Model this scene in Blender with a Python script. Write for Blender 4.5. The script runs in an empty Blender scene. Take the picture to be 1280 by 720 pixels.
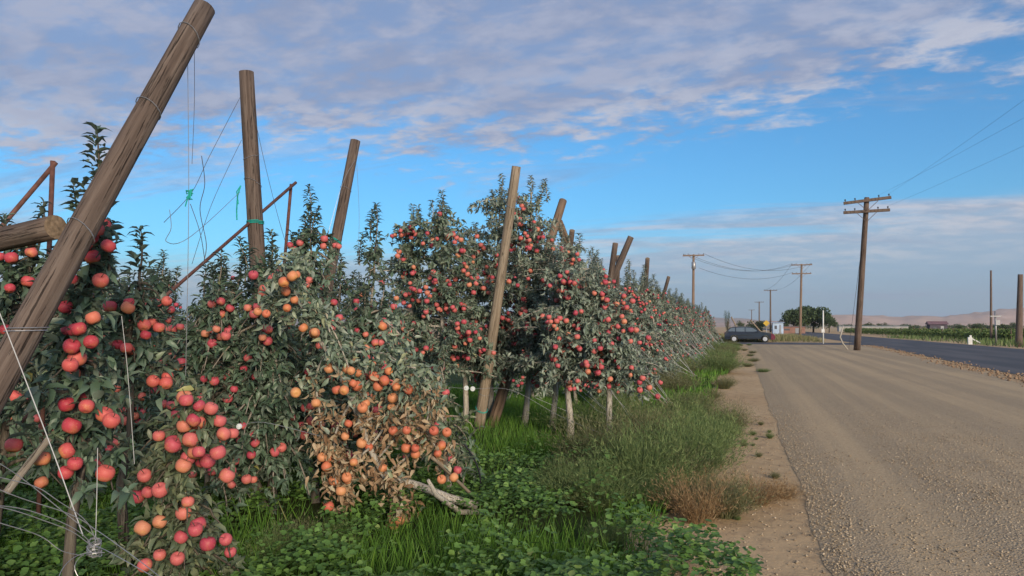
import bpy, math, random
import numpy as np
from mathutils import Vector, Matrix, noise as mnoise
R = math.radians
random.seed(7)
S = bpy.context.scene
COL = S.collection

# ------------------------------------------------------------------ camera
CAMH, FPX, YAW, PITCH = 1.5, 900.0, R(17.57), R(3.05)
cam = bpy.data.objects.new('camera', bpy.data.cameras.new('camera'))
COL.objects.link(cam); S.camera = cam
cam.location = (0, 0, CAMH); cam.rotation_euler = (R(90) + PITCH, 0, YAW)
cam.data.sensor_width = 36; cam.data.lens = 36 * FPX / 1280
cam.data.clip_start = .05; cam.data.clip_end = 20000
Fv = Vector((-math.sin(YAW) * math.cos(PITCH), math.cos(YAW) * math.cos(PITCH), math.sin(PITCH)))
Rv = Vector((math.cos(YAW), math.sin(YAW), 0)); Uv = Rv.cross(Fv)
C0 = Vector((0, 0, CAMH))
def ray(u, v): return Fv + Rv * ((u - 640) / FPX) + Uv * ((360 - v) / FPX)
def P(u, v, d): return C0 + ray(u, v) * d          # a surveyed point: photo coordinates + metres ahead
def G(u, v, z=0):
    r = ray(u, v); return C0 + r * ((z - CAMH) / r.z)
def PY(u, v, y):
    r = ray(u, v); return C0 + r * (y / r.y)

# ------------------------------------------------------------------ light
SUN_EL, SUN_AZ = R(16), R(140)        # azimuth clockwise from +Y: low, behind the camera and to its right
sd = bpy.data.lights.new('sun', 'SUN'); sun = bpy.data.objects.new('sun', sd); COL.objects.link(sun)
sd.energy = 2.8; sd.angle = R(16); sd.color = (1.0, .82, .62)
to_sun = Vector((math.sin(SUN_AZ) * math.cos(SUN_EL), math.cos(SUN_AZ) * math.cos(SUN_EL), math.sin(SUN_EL)))
sun.rotation_euler = to_sun.to_track_quat('Z', 'Y').to_euler()

W = bpy.data.worlds.new('World'); S.world = W; W.use_nodes = True
wt = W.node_tree; wt.nodes.clear()
def nn(t, typ, **kw):
    n = t.nodes.new(typ)
    for k, v in kw.items(): setattr(n, k, v)
    return n
def mth(t, op, a, b=None, c=None, clamp=False):
    n = t.nodes.new('ShaderNodeMath'); n.operation = op; n.use_clamp = clamp
    for i, x in enumerate((a, b, c)):
        if x is None: continue
        if isinstance(x, (int, float)): n.inputs[i].default_value = x
        else: t.links.new(x, n.inputs[i])
    return n.outputs[0]
def mixc(t, f, a, b, mode='MIX'):
    n = t.nodes.new('ShaderNodeMix'); n.data_type = 'RGBA'; n.blend_type = mode
    for i, x in ((0, f), (6, a), (7, b)):
        if isinstance(x, (int, float)): n.inputs[i].default_value = x
        elif isinstance(x, tuple): n.inputs[i].default_value = (*x, 1) if len(x) == 3 else x
        else: t.links.new(x, n.inputs[i])
    return n.outputs[2]
def smooth(t, x, lo, hi):
    n = t.nodes.new('ShaderNodeMapRange'); n.interpolation_type = 'SMOOTHSTEP'
    t.links.new(x, n.inputs[0]); n.inputs[1].default_value = lo; n.inputs[2].default_value = hi
    return n.outputs[0]
def noise_tex(t, vec, scale, detail=4, rough=.55, dist=0):
    n = t.nodes.new('ShaderNodeTexNoise'); n.inputs['Scale'].default_value = scale
    n.inputs['Detail'].default_value = detail; n.inputs['Roughness'].default_value = rough
    n.inputs['Distortion'].default_value = dist
    if vec is not None: t.links.new(vec, n.inputs['Vector'])
    return n.outputs['Fac']
sky = nn(wt, 'ShaderNodeTexSky', sky_type='NISHITA', sun_disc=False)
sky.sun_elevation = SUN_EL; sky.sun_rotation = SUN_AZ; sky.air_density = 1.0; sky.dust_density = .6; sky.ozone_density = 2.5
tc = nn(wt, 'ShaderNodeTexCoord'); sep = nn(wt, 'ShaderNodeSeparateXYZ'); wt.links.new(tc.outputs['Generated'], sep.inputs[0])
X_, Y_, Z_ = sep.outputs
hl = mth(wt, 'SQRT', mth(wt, 'ADD', mth(wt, 'MULTIPLY', X_, X_), mth(wt, 'MULTIPLY', Y_, Y_)))
Tt = mth(wt, 'DIVIDE', Z_, mth(wt, 'MAXIMUM', hl, .01))                  # tangent of the elevation
sa = mth(wt, 'DIVIDE', X_, mth(wt, 'MAXIMUM', hl, .01))
zz = mth(wt, 'ADD', mth(wt, 'MAXIMUM', Z_, 0), .13)
cv = nn(wt, 'ShaderNodeCombineXYZ')
wt.links.new(mth(wt, 'DIVIDE', X_, zz), cv.inputs[0]); wt.links.new(mth(wt, 'DIVIDE', Y_, zz), cv.inputs[1])
mp = nn(wt, 'ShaderNodeMapping'); wt.links.new(cv.outputs[0], mp.inputs[0])
mp.inputs['Rotation'].default_value = (0, 0, R(14)); mp.inputs['Scale'].default_value = (.8, 1.15, 1)
n_big = noise_tex(wt, mp.outputs[0], 1.1, 6, .6, .3)
n_fine = noise_tex(wt, mp.outputs[0], 8.0, 7, .62, .2)
n_pf = noise_tex(wt, mp.outputs[0], 3.0, 7, .62, .35)
mp2 = nn(wt, 'ShaderNodeMapping'); wt.links.new(cv.outputs[0], mp2.inputs[0])
mp2.inputs['Rotation'].default_value = (0, 0, R(-10)); mp2.inputs['Scale'].default_value = (.35, 1.6, 1); mp2.inputs['Location'].default_value = (3.1, 7.7, 0)
n_st = noise_tex(wt, mp2.outputs[0], 1.1, 9, .62, .8)
# high deck: overhead, its edge lower toward the left
edge = mth(wt, 'ADD', .292, mth(wt, 'MULTIPLY', sa, .10))
f = mth(wt, 'SUBTRACT', Tt, edge)
f = mth(wt, 'ADD', f, mth(wt, 'MULTIPLY', mth(wt, 'SUBTRACT', n_big, .5), .22))
f = mth(wt, 'ADD', f, mth(wt, 'MULTIPLY', mth(wt, 'SUBTRACT', n_fine, .5), .26))
deck = smooth(wt, f, -.035, .05)
deck = mth(wt, 'MULTIPLY', deck, mth(wt, 'ADD', .72, mth(wt, 'MULTIPLY', smooth(wt, n_fine, .35, .6), .28)))
# streaks in the blue band
st = mth(wt, 'MULTIPLY', smooth(wt, n_st, .54, .68), .6)
# low bank near the horizon, more to the right
lf = mth(wt, 'SUBTRACT', mth(wt, 'ADD', .128, mth(wt, 'MULTIPLY', sa, .05)), Tt)
lf = mth(wt, 'ADD', lf, mth(wt, 'MULTIPLY', mth(wt, 'SUBTRACT', n_st, .5), .12))
low = mth(wt, 'MULTIPLY', smooth(wt, lf, -.02, .03), .8)
mask_hi = mth(wt, 'MAXIMUM', deck, st, clamp=True)
bright = smooth(wt, mth(wt, 'ADD', mth(wt, 'MULTIPLY', n_pf, .5), mth(wt, 'MULTIPLY', n_fine, .5)), .43, .62)
skyc = mixc(wt, 1.0, sky.outputs[0], (.33, .74, .98), 'MULTIPLY')
deckc = mixc(wt, bright, (1.6, 1.95, 2.9), (2.2, 2.5, 3.4))
lip = smooth(wt, f, .14, .0)
deckc = mixc(wt, mth(wt, 'MULTIPLY', lip, bright), deckc, (3.2, 3.35, 3.9))
lowc = mixc(wt, smooth(wt, lf, .09, .01), (1.9, 2.4, 3.25), mixc(wt, bright, (2.3, 2.7, 3.4), (3.9, 3.6, 3.75)))
c1 = mixc(wt, mask_hi, skyc, deckc)
c2 = mixc(wt, low, c1, lowc)
bg = nn(wt, 'ShaderNodeBackground'); bg.inputs[1].default_value = .1
wt.links.new(c2, bg.inputs[0])
wo = nn(wt, 'ShaderNodeOutputWorld'); wt.links.new(bg.outputs[0], wo.inputs[0])

S.view_settings.view_transform = 'Standard'; S.view_settings.look = 'None'
S.view_settings.exposure = 0.82; S.view_settings.gamma = 1.0
S.cycles.max_bounces = 5; S.cycles.diffuse_bounces = 3; S.cycles.glossy_bounces = 2; S.cycles.transmission_bounces = 2
S.cycles.volume_bounces = 0; S.cycles.use_denoising = True

# ------------------------------------------------------------------ materials
def newmat(name, rough=.8, spec=.3):
    m = bpy.data.materials.new(name); m.use_nodes = True
    b = m.node_tree.nodes['Principled BSDF']
    b.inputs['Roughness'].default_value = rough; b.inputs['Specular IOR Level'].default_value = spec
    return m, m.node_tree, b
def ramp(t, fac, stops):
    n = t.nodes.new('ShaderNodeValToRGB'); e = n.color_ramp.elements
    while len(e) < len(stops): e.new(.5)
    for k, (p, c) in enumerate(stops): e[k].position = p; e[k].color = (*c, 1)
    t.links.new(fac, n.inputs[0]); return n.outputs[0]
def bump(t, b, h, strength=.3, dist=.02):
    n = t.nodes.new('ShaderNodeBump'); n.inputs['Strength'].default_value = strength; n.inputs['Distance'].default_value = dist
    t.links.new(h, n.inputs['Height']); t.links.new(n.outputs[0], b.inputs['Normal'])
def coords(t, scale=(1, 1, 1), kind='Object', loc=(0, 0, 0)):
    c = t.nodes.new('ShaderNodeTexCoord'); m = t.nodes.new('ShaderNodeMapping')
    m.inputs['Scale'].default_value = scale; m.inputs['Location'].default_value = loc
    t.links.new(c.outputs[kind], m.inputs[0]); return m.outputs[0]
def simple(name, c, rough=.8, spec=.3, var=.25, scale=8, metal=0, bmp=0, coat=0):
    m, t, b = newmat(name, rough, spec)
    n = noise_tex(t, coords(t), scale, 5)
    lo = tuple(x * (1 - var) for x in c); hi = tuple(min(1, x * (1 + var)) for x in c)
    t.links.new(ramp(t, n, [(.3, lo), (.7, hi)]), b.inputs['Base Color'])
    b.inputs['Metallic'].default_value = metal; b.inputs['Coat Weight'].default_value = coat
    if bmp: bump(t, b, n, bmp)
    return m
def leafmat(name, stops, under, rough=.46, spec=.5, transl=.25):
    m, t, b = newmat(name, rough, spec)
    a = t.nodes.new('ShaderNodeAttribute'); a.attribute_name = 'rnd'
    c = ramp(t, a.outputs['Fac'], stops)
    if under:
        g = t.nodes.new('ShaderNodeNewGeometry')
        c2 = mixc(t, .6, c, under)
        c = mixc(t, g.outputs['Backfacing'], c, c2)
    t.links.new(c, b.inputs['Base Color'])
    if transl:
        tr = t.nodes.new('ShaderNodeBsdfTranslucent'); mx = t.nodes.new('ShaderNodeMixShader'); mx.inputs[0].default_value = transl
        t.links.new(c, tr.inputs[0]); t.links.new(b.outputs[0], mx.inputs[1]); t.links.new(tr.outputs[0], mx.inputs[2])
        t.links.new(mx.outputs[0], t.nodes['Material Output'].inputs[0])
    return m
M = {}
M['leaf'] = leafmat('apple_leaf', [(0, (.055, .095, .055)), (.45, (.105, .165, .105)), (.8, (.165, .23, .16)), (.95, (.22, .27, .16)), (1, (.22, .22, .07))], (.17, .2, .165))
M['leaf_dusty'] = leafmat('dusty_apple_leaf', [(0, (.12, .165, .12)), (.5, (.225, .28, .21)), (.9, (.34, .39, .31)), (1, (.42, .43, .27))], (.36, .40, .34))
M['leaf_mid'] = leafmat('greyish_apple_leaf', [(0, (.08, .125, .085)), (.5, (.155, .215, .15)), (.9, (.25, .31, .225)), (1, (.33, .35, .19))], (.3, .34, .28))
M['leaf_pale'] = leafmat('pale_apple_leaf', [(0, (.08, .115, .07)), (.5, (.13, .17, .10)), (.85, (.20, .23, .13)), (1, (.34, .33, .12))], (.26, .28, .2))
M['leaf_dry'] = leafmat('dry_apple_leaf', [(0, (.20, .115, .065)), (.4, (.34, .22, .13)), (.75, (.45, .34, .22)), (1, (.48, .44, .32))], (.36, .27, .17), .7, .15)
M['grass'] = leafmat('grass_blade', [(0, (.045, .10, .018)), (.5, (.095, .215, .03)), (.85, (.17, .31, .045)), (1, (.25, .23, .1))], None, .55, .25, .3)
M['mallow'] = leafmat('mallow_leaf', [(0, (.05, .11, .025)), (.5, (.105, .205, .045)), (.85, (.17, .28, .07)), (1, (.26, .29, .09))], None, .5, .3, .2)
M['weed'] = leafmat('feathery_weed', [(0, (.06, .10, .038)), (.5, (.125, .18, .065)), (1, (.24, .28, .12))], None, .7, .15, .2)
M['weed_olive'] = leafmat('olive_weed', [(0, (.06, .075, .035)), (.5, (.14, .15, .07)), (1, (.28, .26, .15))], None, .7, .15, .2)
M['weed_dry'] = leafmat('dry_weed', [(0, (.18, .11, .055)), (.5, (.29, .19, .10)), (1, (.40, .31, .18))], None, .8, .1, .2)
M['brush'] = leafmat('tan_brush', [(0, (.09, .12, .05)), (.5, (.19, .18, .09)), (1, (.34, .28, .16))], None, .8, .1, .2)
M['fartree'] = leafmat('far_tree_leaf', [(0, (.04, .065, .035)), (.6, (.075, .11, .055)), (1, (.12, .16, .075))], None, .7, .15, .2)
M['vine'] = leafmat('vine_leaf', [(0, (.06, .10, .03)), (.6, (.10, .15, .05)), (1, (.18, .2, .08))], None, .7, .15, .2)

def wood(name, dark, mid, light, sc=1.0):
    m, t, b = newmat(name, .85, .2)
    v = coords(t, (22 * sc, 22 * sc, .9 * sc)); n1 = noise_tex(t, v, 1.6, 8, .65, .4)
    v2 = coords(t, (60 * sc, 60 * sc, 2.2 * sc)); n2 = noise_tex(t, v2, 1.3, 6, .7)
    v3 = coords(t, (3, 3, 1.1)); n3 = noise_tex(t, v3, 1.5, 4)
    c = ramp(t, n1, [(.28, dark), (.5, mid), (.72, light)])
    c = mixc(t, mth(t, 'MULTIPLY', smooth(t, n2, .54, .62), .85), c, tuple(x * .35 for x in dark))
    c = mixc(t, mth(t, 'MULTIPLY', smooth(t, n3, .45, .7), .45), c, tuple(x * .8 for x in light))
    kn = noise_tex(t, coords(t, (9, 9, 5)), 1.2, 2)
    c = mixc(t, mth(t, 'MULTIPLY', smooth(t, kn, .71, .76), .7), c, tuple(x * .5 for x in dark))
    t.links.new(c, b.inputs['Base Color'])
    h = mth(t, 'ADD', n1, mth(t, 'MULTIPLY', smooth(t, n2, .64, .56), .8)); bump(t, b, h, .65, .012)
    return m
M['post'] = wood('weathered_post_wood', (.05, .036, .03), (.11, .082, .068), (.185, .148, .125))
M['post_tan'] = wood('tan_post_wood', (.13, .10, .07), (.24, .19, .14), (.35, .29, .22))
M['post_brown'] = wood('brown_post_wood', (.08, .052, .036), (.155, .105, .072), (.23, .165, .12))
M['polewood'] = wood('utility_pole_wood', (.08, .055, .045), (.135, .098, .08), (.19, .145, .12), .5)
M['pole_tan'] = wood('tan_pole_wood', (.14, .09, .065), (.21, .145, .105), (.27, .2, .15), .5)
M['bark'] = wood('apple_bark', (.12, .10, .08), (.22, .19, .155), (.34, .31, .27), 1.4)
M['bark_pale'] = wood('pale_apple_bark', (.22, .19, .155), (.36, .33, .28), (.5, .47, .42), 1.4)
M['bark_dark'] = wood('dark_bark', (.05, .04, .032), (.09, .075, .06), (.15, .13, .1), 1)
M['endgrain'] = simple('post_end_grain', (.17, .125, .085), .9, .1, .4, 60, bmp=.3)
M['rust'] = simple('rusty_steel', (.115, .055, .045), .75, .3, .4, 20, .2, .2)
M['wire'] = simple('galvanised_wire', (.3, .3, .31), .45, .5, .15, 20, .6)
M['wire_white'] = simple('pale_trellis_wire', (.42, .42, .42), .5, .4, .12, 20)
M['wire_dark'] = simple('dark_wire', (.08, .085, .1), .6, .3, .2, 20)
M['twine'] = simple('teal_twine', (.02, .33, .28), .7, .2, .25, 40)
M['hose'] = simple('black_hose', (.015, .016, .018), .5, .4, .2, 10)
M['tag'] = simple('pale_disc', (.62, .66, .66), .5, .4, .1, 10)

def applemat(name, stops, attr=False, yel=(.55, .36, .08)):
    m, t, b = newmat(name, .55, .3)
    if attr:
        a = t.nodes.new('ShaderNodeAttribute'); a.attribute_name = 'rnd'; f = a.outputs['Fac']
    else:
        f = t.nodes.new('ShaderNodeObjectInfo').outputs['Random']
    c = ramp(t, f, stops)
    v = coords(t); sp = t.nodes.new('ShaderNodeSeparateXYZ'); t.links.new(v, sp.inputs[0])
    oi = t.nodes.new('ShaderNodeObjectInfo'); cmb = t.nodes.new('ShaderNodeVectorMath'); cmb.operation = 'ADD'
    t.links.new(v, cmb.inputs[0]); 
    sc = t.nodes.new('ShaderNodeCombineXYZ'); rr = mth(t, 'MULTIPLY', oi.outputs['Random'], 37.0)
    t.links.new(rr, sc.inputs[0]); t.links.new(rr, sc.inputs[1]); t.links.new(sc.outputs[0], cmb.inputs[1])
    n = noise_tex(t, cmb.outputs[0], 22, 3)
    if not attr:
        z = mth(t, 'ADD', mth(t, 'MULTIPLY', sp.outputs[2], -14), mth(t, 'MULTIPLY', mth(t, 'SUBTRACT', n, .5), 2.4))
        c = mixc(t, mth(t, 'MULTIPLY', smooth(t, z, -.05, 1.1), .45), c, yel)
        n2 = noise_tex(t, cmb.outputs[0], 160, 2); c = mixc(t, mth(t, 'MULTIPLY', smooth(t, n2, .62, .7), .35), c, (.6, .42, .2))
    t.links.new(c, b.inputs['Base Color']); return m
RED = [(0, (.34, .03, .05)), (.4, (.44, .055, .075)), (.85, (.51, .105, .09)), (1, (.53, .18, .10))]
MIX = [(0, (.36, .045, .075)), (.4, (.46, .085, .105)), (.8, (.52, .14, .12)), (1, (.53, .215, .125))]
ORG = [(0, (.46, .11, .07)), (.5, (.53, .18, .09)), (1, (.56, .27, .13))]
M['apple_red'] = applemat('red_apple_skin', RED); M['apple_mix'] = applemat('blushed_apple_skin', MIX)
M['apple_org'] = applemat('orange_apple_skin', ORG); M['apple_far'] = applemat('small_apple_skin', MIX, True)

# ------------------------------------------------------------------ mesh helpers
def link(name, me, mat=None, parent=None, smooth_=False):
    o = bpy.data.objects.new(name, me); COL.objects.link(o)
    if mat is not None and isinstance(me, bpy.types.Mesh) and not me.materials:
        for x in (mat if isinstance(mat, (list, tuple)) else [mat]): me.materials.append(x)
    if smooth_: me.polygons.foreach_set('use_smooth', [True] * len(me.polygons))
    if parent: o.parent = parent
    return o
def tag(o, label=None, cat=None, group=None, kind=None):
    if label: o['label'] = label
    if cat: o['category'] = cat
    if group: o['group'] = group
    if kind: o['kind'] = kind
    return o
def empty(name, loc, label=None, cat=None, group=None):
    o = bpy.data.objects.new(name, None); COL.objects.link(o); o.location = loc; o.empty_display_size = .2
    return tag(o, label, cat, group)
def copy_tree(o, parent=None, lvl=0):
    c = o.copy(); COL.objects.link(c)
    if parent: c.parent = parent
    for ch in list(o.children): copy_tree(ch, c)
    return c
class MB:
    def __init__(s): s.v = []; s.f = []; s.m = []; s.mi = 0
    def add(s, vs, fs):
        b = len(s.v); s.v += [tuple(x) for x in vs]
        for f_ in fs: s.f.append(tuple(i + b for i in f_)); s.m.append(s.mi)
    def box(s, c, size, rot=None):
        hx, hy, hz = [x / 2 for x in size]; vs = []
        for dx in (-1, 1):
            for dy in (-1, 1):
                for dz in (-1, 1):
                    p = Vector((dx * hx, dy * hy, dz * hz))
                    if rot: p = rot @ p
                    vs.append(p + Vector(c))
        s.add(vs, [(0, 1, 3, 2), (4, 6, 7, 5), (0, 4, 5, 1), (2, 3, 7, 6), (0, 2, 6, 4), (1, 5, 7, 3)])
    def tube(s, pts, rad, n=6, caps=True, jit=0, rng=random):
        pts = [Vector(p) for p in pts]
        if not isinstance(rad, (list, tuple)): rad = [rad] * len(pts)
        t0 = (pts[1] - pts[0]).normalized(); a = t0.orthogonal().normalized(); rings = []; b0 = len(s.v)
        for i, p in enumerate(pts):
            if i == 0: t = t0
            elif i == len(pts) - 1: t = (pts[i] - pts[i - 1]).normalized()
            else: t = (pts[i + 1] - pts[i - 1]).normalized()
            a = (a - t * a.dot(t)); a = a.normalized() if a.length > 1e-6 else t.orthogonal().normalized(); b = t.cross(a)
            for k in range(n):
                th = 2 * math.pi * k / n; r = rad[i] * (1 + (rng.uniform(-jit, jit) if jit else 0))
                s.v.append(tuple(p + a * math.cos(th) * r + b * math.sin(th) * r))
        for i in range(len(pts) - 1):
            for k in range(n):
                q = b0 + i * n; s.f.append((q + k, q + (k + 1) % n, q + n + (k + 1) % n, q + n + k)); s.m.append(s.mi)
        if caps:
            s.f.append(tuple(b0 + k for k in reversed(range(n)))); s.m.append(s.mi)
            q = b0 + (len(pts) - 1) * n; s.f.append(tuple(q + k for k in range(n))); s.m.append(s.mi)
    def build(s, name, mat, parent=None, smooth_=False):
        me = bpy.data.meshes.new(name); me.from_pydata(s.v, [], s.f)
        mats = mat if isinstance(mat, (list, tuple)) else [mat]
        for x in mats: me.materials.append(x)
        if len(mats) > 1: me.polygons.foreach_set('material_index', s.m)
        if smooth_: me.polygons.foreach_set('use_smooth', [True] * len(me.polygons))
        me.update(); return link(name, me, None, parent)
def np_mesh(name, V, faces, rnd_face=None, mats=()):
    """V (n,3); faces: list of (m,k) int arrays with k the same within an array."""
    me = bpy.data.meshes.new(name); me.vertices.add(len(V)); me.vertices.foreach_set('co', np.asarray(V, np.float32).ravel())
    tot = np.concatenate([np.full(len(f_), f_.shape[1]) for f_ in faces]); idx = np.concatenate([f_.ravel() for f_ in faces])
    me.loops.add(len(idx)); me.loops.foreach_set('vertex_index', idx.astype(np.int32))
    me.polygons.add(len(tot)); st_ = np.concatenate([[0], np.cumsum(tot)[:-1]])
    me.polygons.foreach_set('loop_start', st_.astype(np.int32)); me.polygons.foreach_set('loop_total', tot.astype(np.int32))
    for x in mats: me.materials.append(x)
    me.update(calc_edges=True)
    if rnd_face is not None:
        at = me.attributes.new('rnd', 'FLOAT', 'POINT'); at.data.foreach_set('value', rnd_face.astype(np.float32))
    return me
LEAF_V = np.array([(0, 0, 0), (0, .36, .05), (0, .72, .02), (0, 1, -.10), (-.205, .34, .15), (-.17, .70, .13), (.205, .34, .15), (.17, .70, .13)])
LEAF_T = np.array([(0, 6, 1), (2, 7, 3), (0, 1, 4), (2, 3, 5)]); LEAF_Q = np.array([(1, 6, 7, 2), (4, 1, 2, 5)])
def frames(d, up):
    d = d / np.maximum(np.linalg.norm(d, axis=1, keepdims=True), 1e-6)
    x = np.cross(d, up); x /= np.maximum(np.linalg.norm(x, axis=1, keepdims=True), 1e-6); z = np.cross(x, d)
    return x, d, z
def scatter(base, T, Q, pos, d, up, size, rnd, name, mats, bend=None):
    x, y, z = frames(d, up); n = len(pos); k = len(base)
    B = np.broadcast_to(base, (n, k, 3)).copy()
    if bend is not None: B[:, :, 2] -= bend[:, None] * B[:, :, 1] ** 2
    V = pos[:, None, :] + size[:, None, None] * (B[:, :, 0:1] * x[:, None, :] + B[:, :, 1:2] * y[:, None, :] + B[:, :, 2:3] * z[:, None, :])
    off = (np.arange(n) * k)[:, None, None]; fs = []
    if T is not None: fs.append((T[None] + off).reshape(-1, T.shape[1]))
    if Q is not None: fs.append((Q[None] + off).reshape(-1, Q.shape[1]))
    return np_mesh(name, V.reshape(-1, 3), fs, np.repeat(rnd, k), mats)

# ------------------------------------------------------------------ apples
def apple_mesh(name, r, mat, seg=14):
    prof = [(0, .52), (.16, .60), (.42, .80), (.72, .74), (.94, .42), (1, .05), (.95, -.32), (.78, -.66), (.52, -.86), (.26, -.86), (0, -.74)]
    m = MB(); rings = []
    for i, (a, z) in enumerate(prof):
        if a == 0: m.v.append((0, 0, z * r)); rings.append([len(m.v) - 1]); continue
        row = []
        for k in range(seg):
            th = 2 * math.pi * k / seg; q = a * (1 + .025 * math.cos(5 * th) * (.4 - z)); m.v.append((q * r * math.cos(th), q * r * math.sin(th), z * r * .95)); row.append(len(m.v) - 1)
        rings.append(row)
    for i in range(len(rings) - 1):
        A, B = rings[i], rings[i + 1]
        for k in range(seg):
            if len(A) == 1: m.f.append((A[0], B[k], B[(k + 1) % seg]))
            elif len(B) == 1: m.f.append((A[k], B[0], A[(k + 1) % seg]))
            else: m.f.append((A[k], B[k], B[(k + 1) % seg], A[(k + 1) % seg]))
            m.m.append(0)
    m.mi = 1; m.tube([(0, 0, r * .5), (r * .1, 0, r * .9), (r * .3, 0, r * 1.25)], r * .05, 4)
    me = bpy.data.meshes.new(name); me.from_pydata(m.v, [], m.f); me.materials.append(mat); me.materials.append(M['bark_dark'])
    me.polygons.foreach_set('material_index', m.m); me.polygons.foreach_set('use_smooth', [True] * len(me.polygons)); me.update(); return me
AP = {k: [apple_mesh('apple', r, M['apple_' + k]) for r in (.031, .035, .039)] for k in ('red', 'mix', 'org')}
AP_LOW = apple_mesh('apple_low', 1.0, M['apple_far'], 7)

# ------------------------------------------------------------------ tree generator
def tree_geo(seed, H, lean=(0, 0), Rr=.5, z0=.5, nlat=40, per=5, leaf=.085, shoots=5, shoot_len=(.3, .8), flat=.75, clear=0, droop=.35, side=None, trunk_r=.035, topr=.35):
    rng = np.random.default_rng(seed); rd = random.Random(seed); tb = MB()
    n = 11; tp = []
    wob = Vector((0, 0, 0))
    for i in range(n):
        t = i / (n - 1)
        if i: wob += Vector((rd.uniform(-.03, .03), rd.uniform(-.03, .03), 0))
        tp.append(Vector((lean[0] * t ** 1.1, lean[1] * t ** 1.1, H * t)) + wob)
    tb.tube([p for p in tp], [trunk_r * (1 - .8 * i / (n - 1)) * (1.25 if i == 0 else 1) for i in range(n)], 7, True, .07, rd)
    def trunk_at(z):
        t = min(.999, max(0, z / H)) * (n - 1); i = int(t); return tp[i].lerp(tp[i + 1], t - i)
    sp = []; so = []; sk = []
    for i in range(nlat):
        z = z0 + (H * .95 - z0) * ((i + rd.random()) / nlat); t = z / H
        L = Rr * (1 - (1 - topr) * max(0, (t - .35) / .65) ** 1.3) * rd.uniform(.55, 1.25)
        az = rd.uniform(0, 2 * math.pi)
        if side is not None and rd.random() < .45: az = side + rd.uniform(-.7, .7)
        d = Vector((math.cos(az), math.sin(az) * flat, 0)); p0 = trunk_at(z); pts = [p0]; rise = rd.uniform(-.1, .5)
        m = 6
        for k in range(1, m + 1):
            s_ = k / m; pts.append(p0 + d * L * s_ + Vector((rd.uniform(-.015, .015), rd.uniform(-.015, .015), L * (rise * s_ - droop * 2 * s_ * s_))))
        tb.tube(pts, [.010 * (1 - .75 * k / m) * (1 + L) for k in range(m + 1)], 4, False)
        cnt = max(3, int(L / .05))
        for k in range(cnt):
            s_ = (.2 + .8 * (k + rd.random()) / cnt) * m; j = min(m - 1, int(s_)); q = pts[j].lerp(pts[j + 1], s_ - j)
            sp.append(q + Vector((rd.gauss(0, .028), rd.gauss(0, .028), rd.gauss(0, .03)))); so.append((d * .8 + Vector((0, 0, rd.uniform(-.1, .6)))).normalized()); sk.append(s_ / m)
    P0 = np.array(sp); O = np.array(so)
    pos = np.repeat(P0, per, 0) + rng.normal(0, .012, (len(P0) * per, 3))
    d = np.repeat(O, per, 0) * .55 + rng.normal(0, .62, (len(P0) * per, 3)); d[:, 2] -= .12
    up = rng.normal(0, .45, d.shape) + np.array([0, 0, 1.0]); size = leaf * rng.uniform(.6, 1.15, len(pos))
    pp, dd, uu, ss = [pos], [d], [up], [size]
    for k in range(shoots):
        f_ = rd.random() * .22 if k else 0
        b = trunk_at(H * (.96 - f_)); L = rd.uniform(*shoot_len) * (1 if k == 0 else .8)
        dr = Vector((rd.uniform(-.28, .28), rd.uniform(-.2, .2), 1)) if k else Vector((lean[0] / H * .6 + rd.uniform(-.06, .06), lean[1] / H * .5, 1))
        if k: b = b + Vector((rd.uniform(-.25, .25), rd.uniform(-.15, .15), 0)) * Rr * 1.4
        pts = [b + dr * L * s_ + Vector((math.sin(s_ * 3 + k) * .02, 0, 0)) for s_ in (0, .33, .66, 1)]
        tb.tube(pts, [.008, .006, .005, .002], 4, False)
        c = int(L / .007); s_ = (np.arange(c) + .5) / c
        q = np.array([b]) + s_[:, None] * L * np.array([dr]); th = np.arange(c) * 2.4 + k
        q = q + np.stack([np.cos(th * 1.7), np.sin(th * 1.7), np.zeros(c)], 1) * rng.uniform(0, .07, (c, 1)) * (1.1 - s_[:, None])
        dv = np.stack([np.cos(th), np.sin(th), np.full(c, .55)], 1) + rng.normal(0, .2, (c, 3))
        pp.append(q); dd.append(dv); uu.append(np.tile([0, 0, 1.0], (c, 1)) + rng.normal(0, .2, (c, 3))); ss.append(leaf * rng.uniform(.75, 1.15, c) * (1 - .2 * s_))
    pos, d, up, size = map(np.concatenate, (pp, dd, uu, ss))
    return tb, pos, d, up, size, P0, O
def pick_apples(seed, P0, O, num, toward, min_z=.25, gap=.070):
    rng = np.random.default_rng(seed + 99); hz_ = P0[:, 2] / P0[:, 2].max()
    w = np.clip(O @ np.array(toward) + .25, .04, None) * (.6 + np.array([mnoise.noise(Vector(p) * 2.6 + Vector((seed, 0, 0))) for p in P0]) * 1.3).clip(.05, None) * (.6 + 1.0 * hz_)
    order = rng.choice(len(P0), len(P0), False, w / w.sum()); out = []
    for i in order:
        for rep in range(rng.integers(1, 4)):
            q = P0[i] + O[i] * rng.uniform(.03, .08) + np.array(toward) * rng.uniform(0, .08) + np.array([rng.uniform(-.06, .06), rng.uniform(-.05, .05), -.06 + rng.uniform(-.05, .05)])
            if q[2] < min_z or any(np.sum((q - o_) ** 2) < gap ** 2 for o_ in out): continue
            out.append(q)
            if len(out) >= num: return np.array(out)
    return np.array(out) if out else np.zeros((0, 3))
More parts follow.
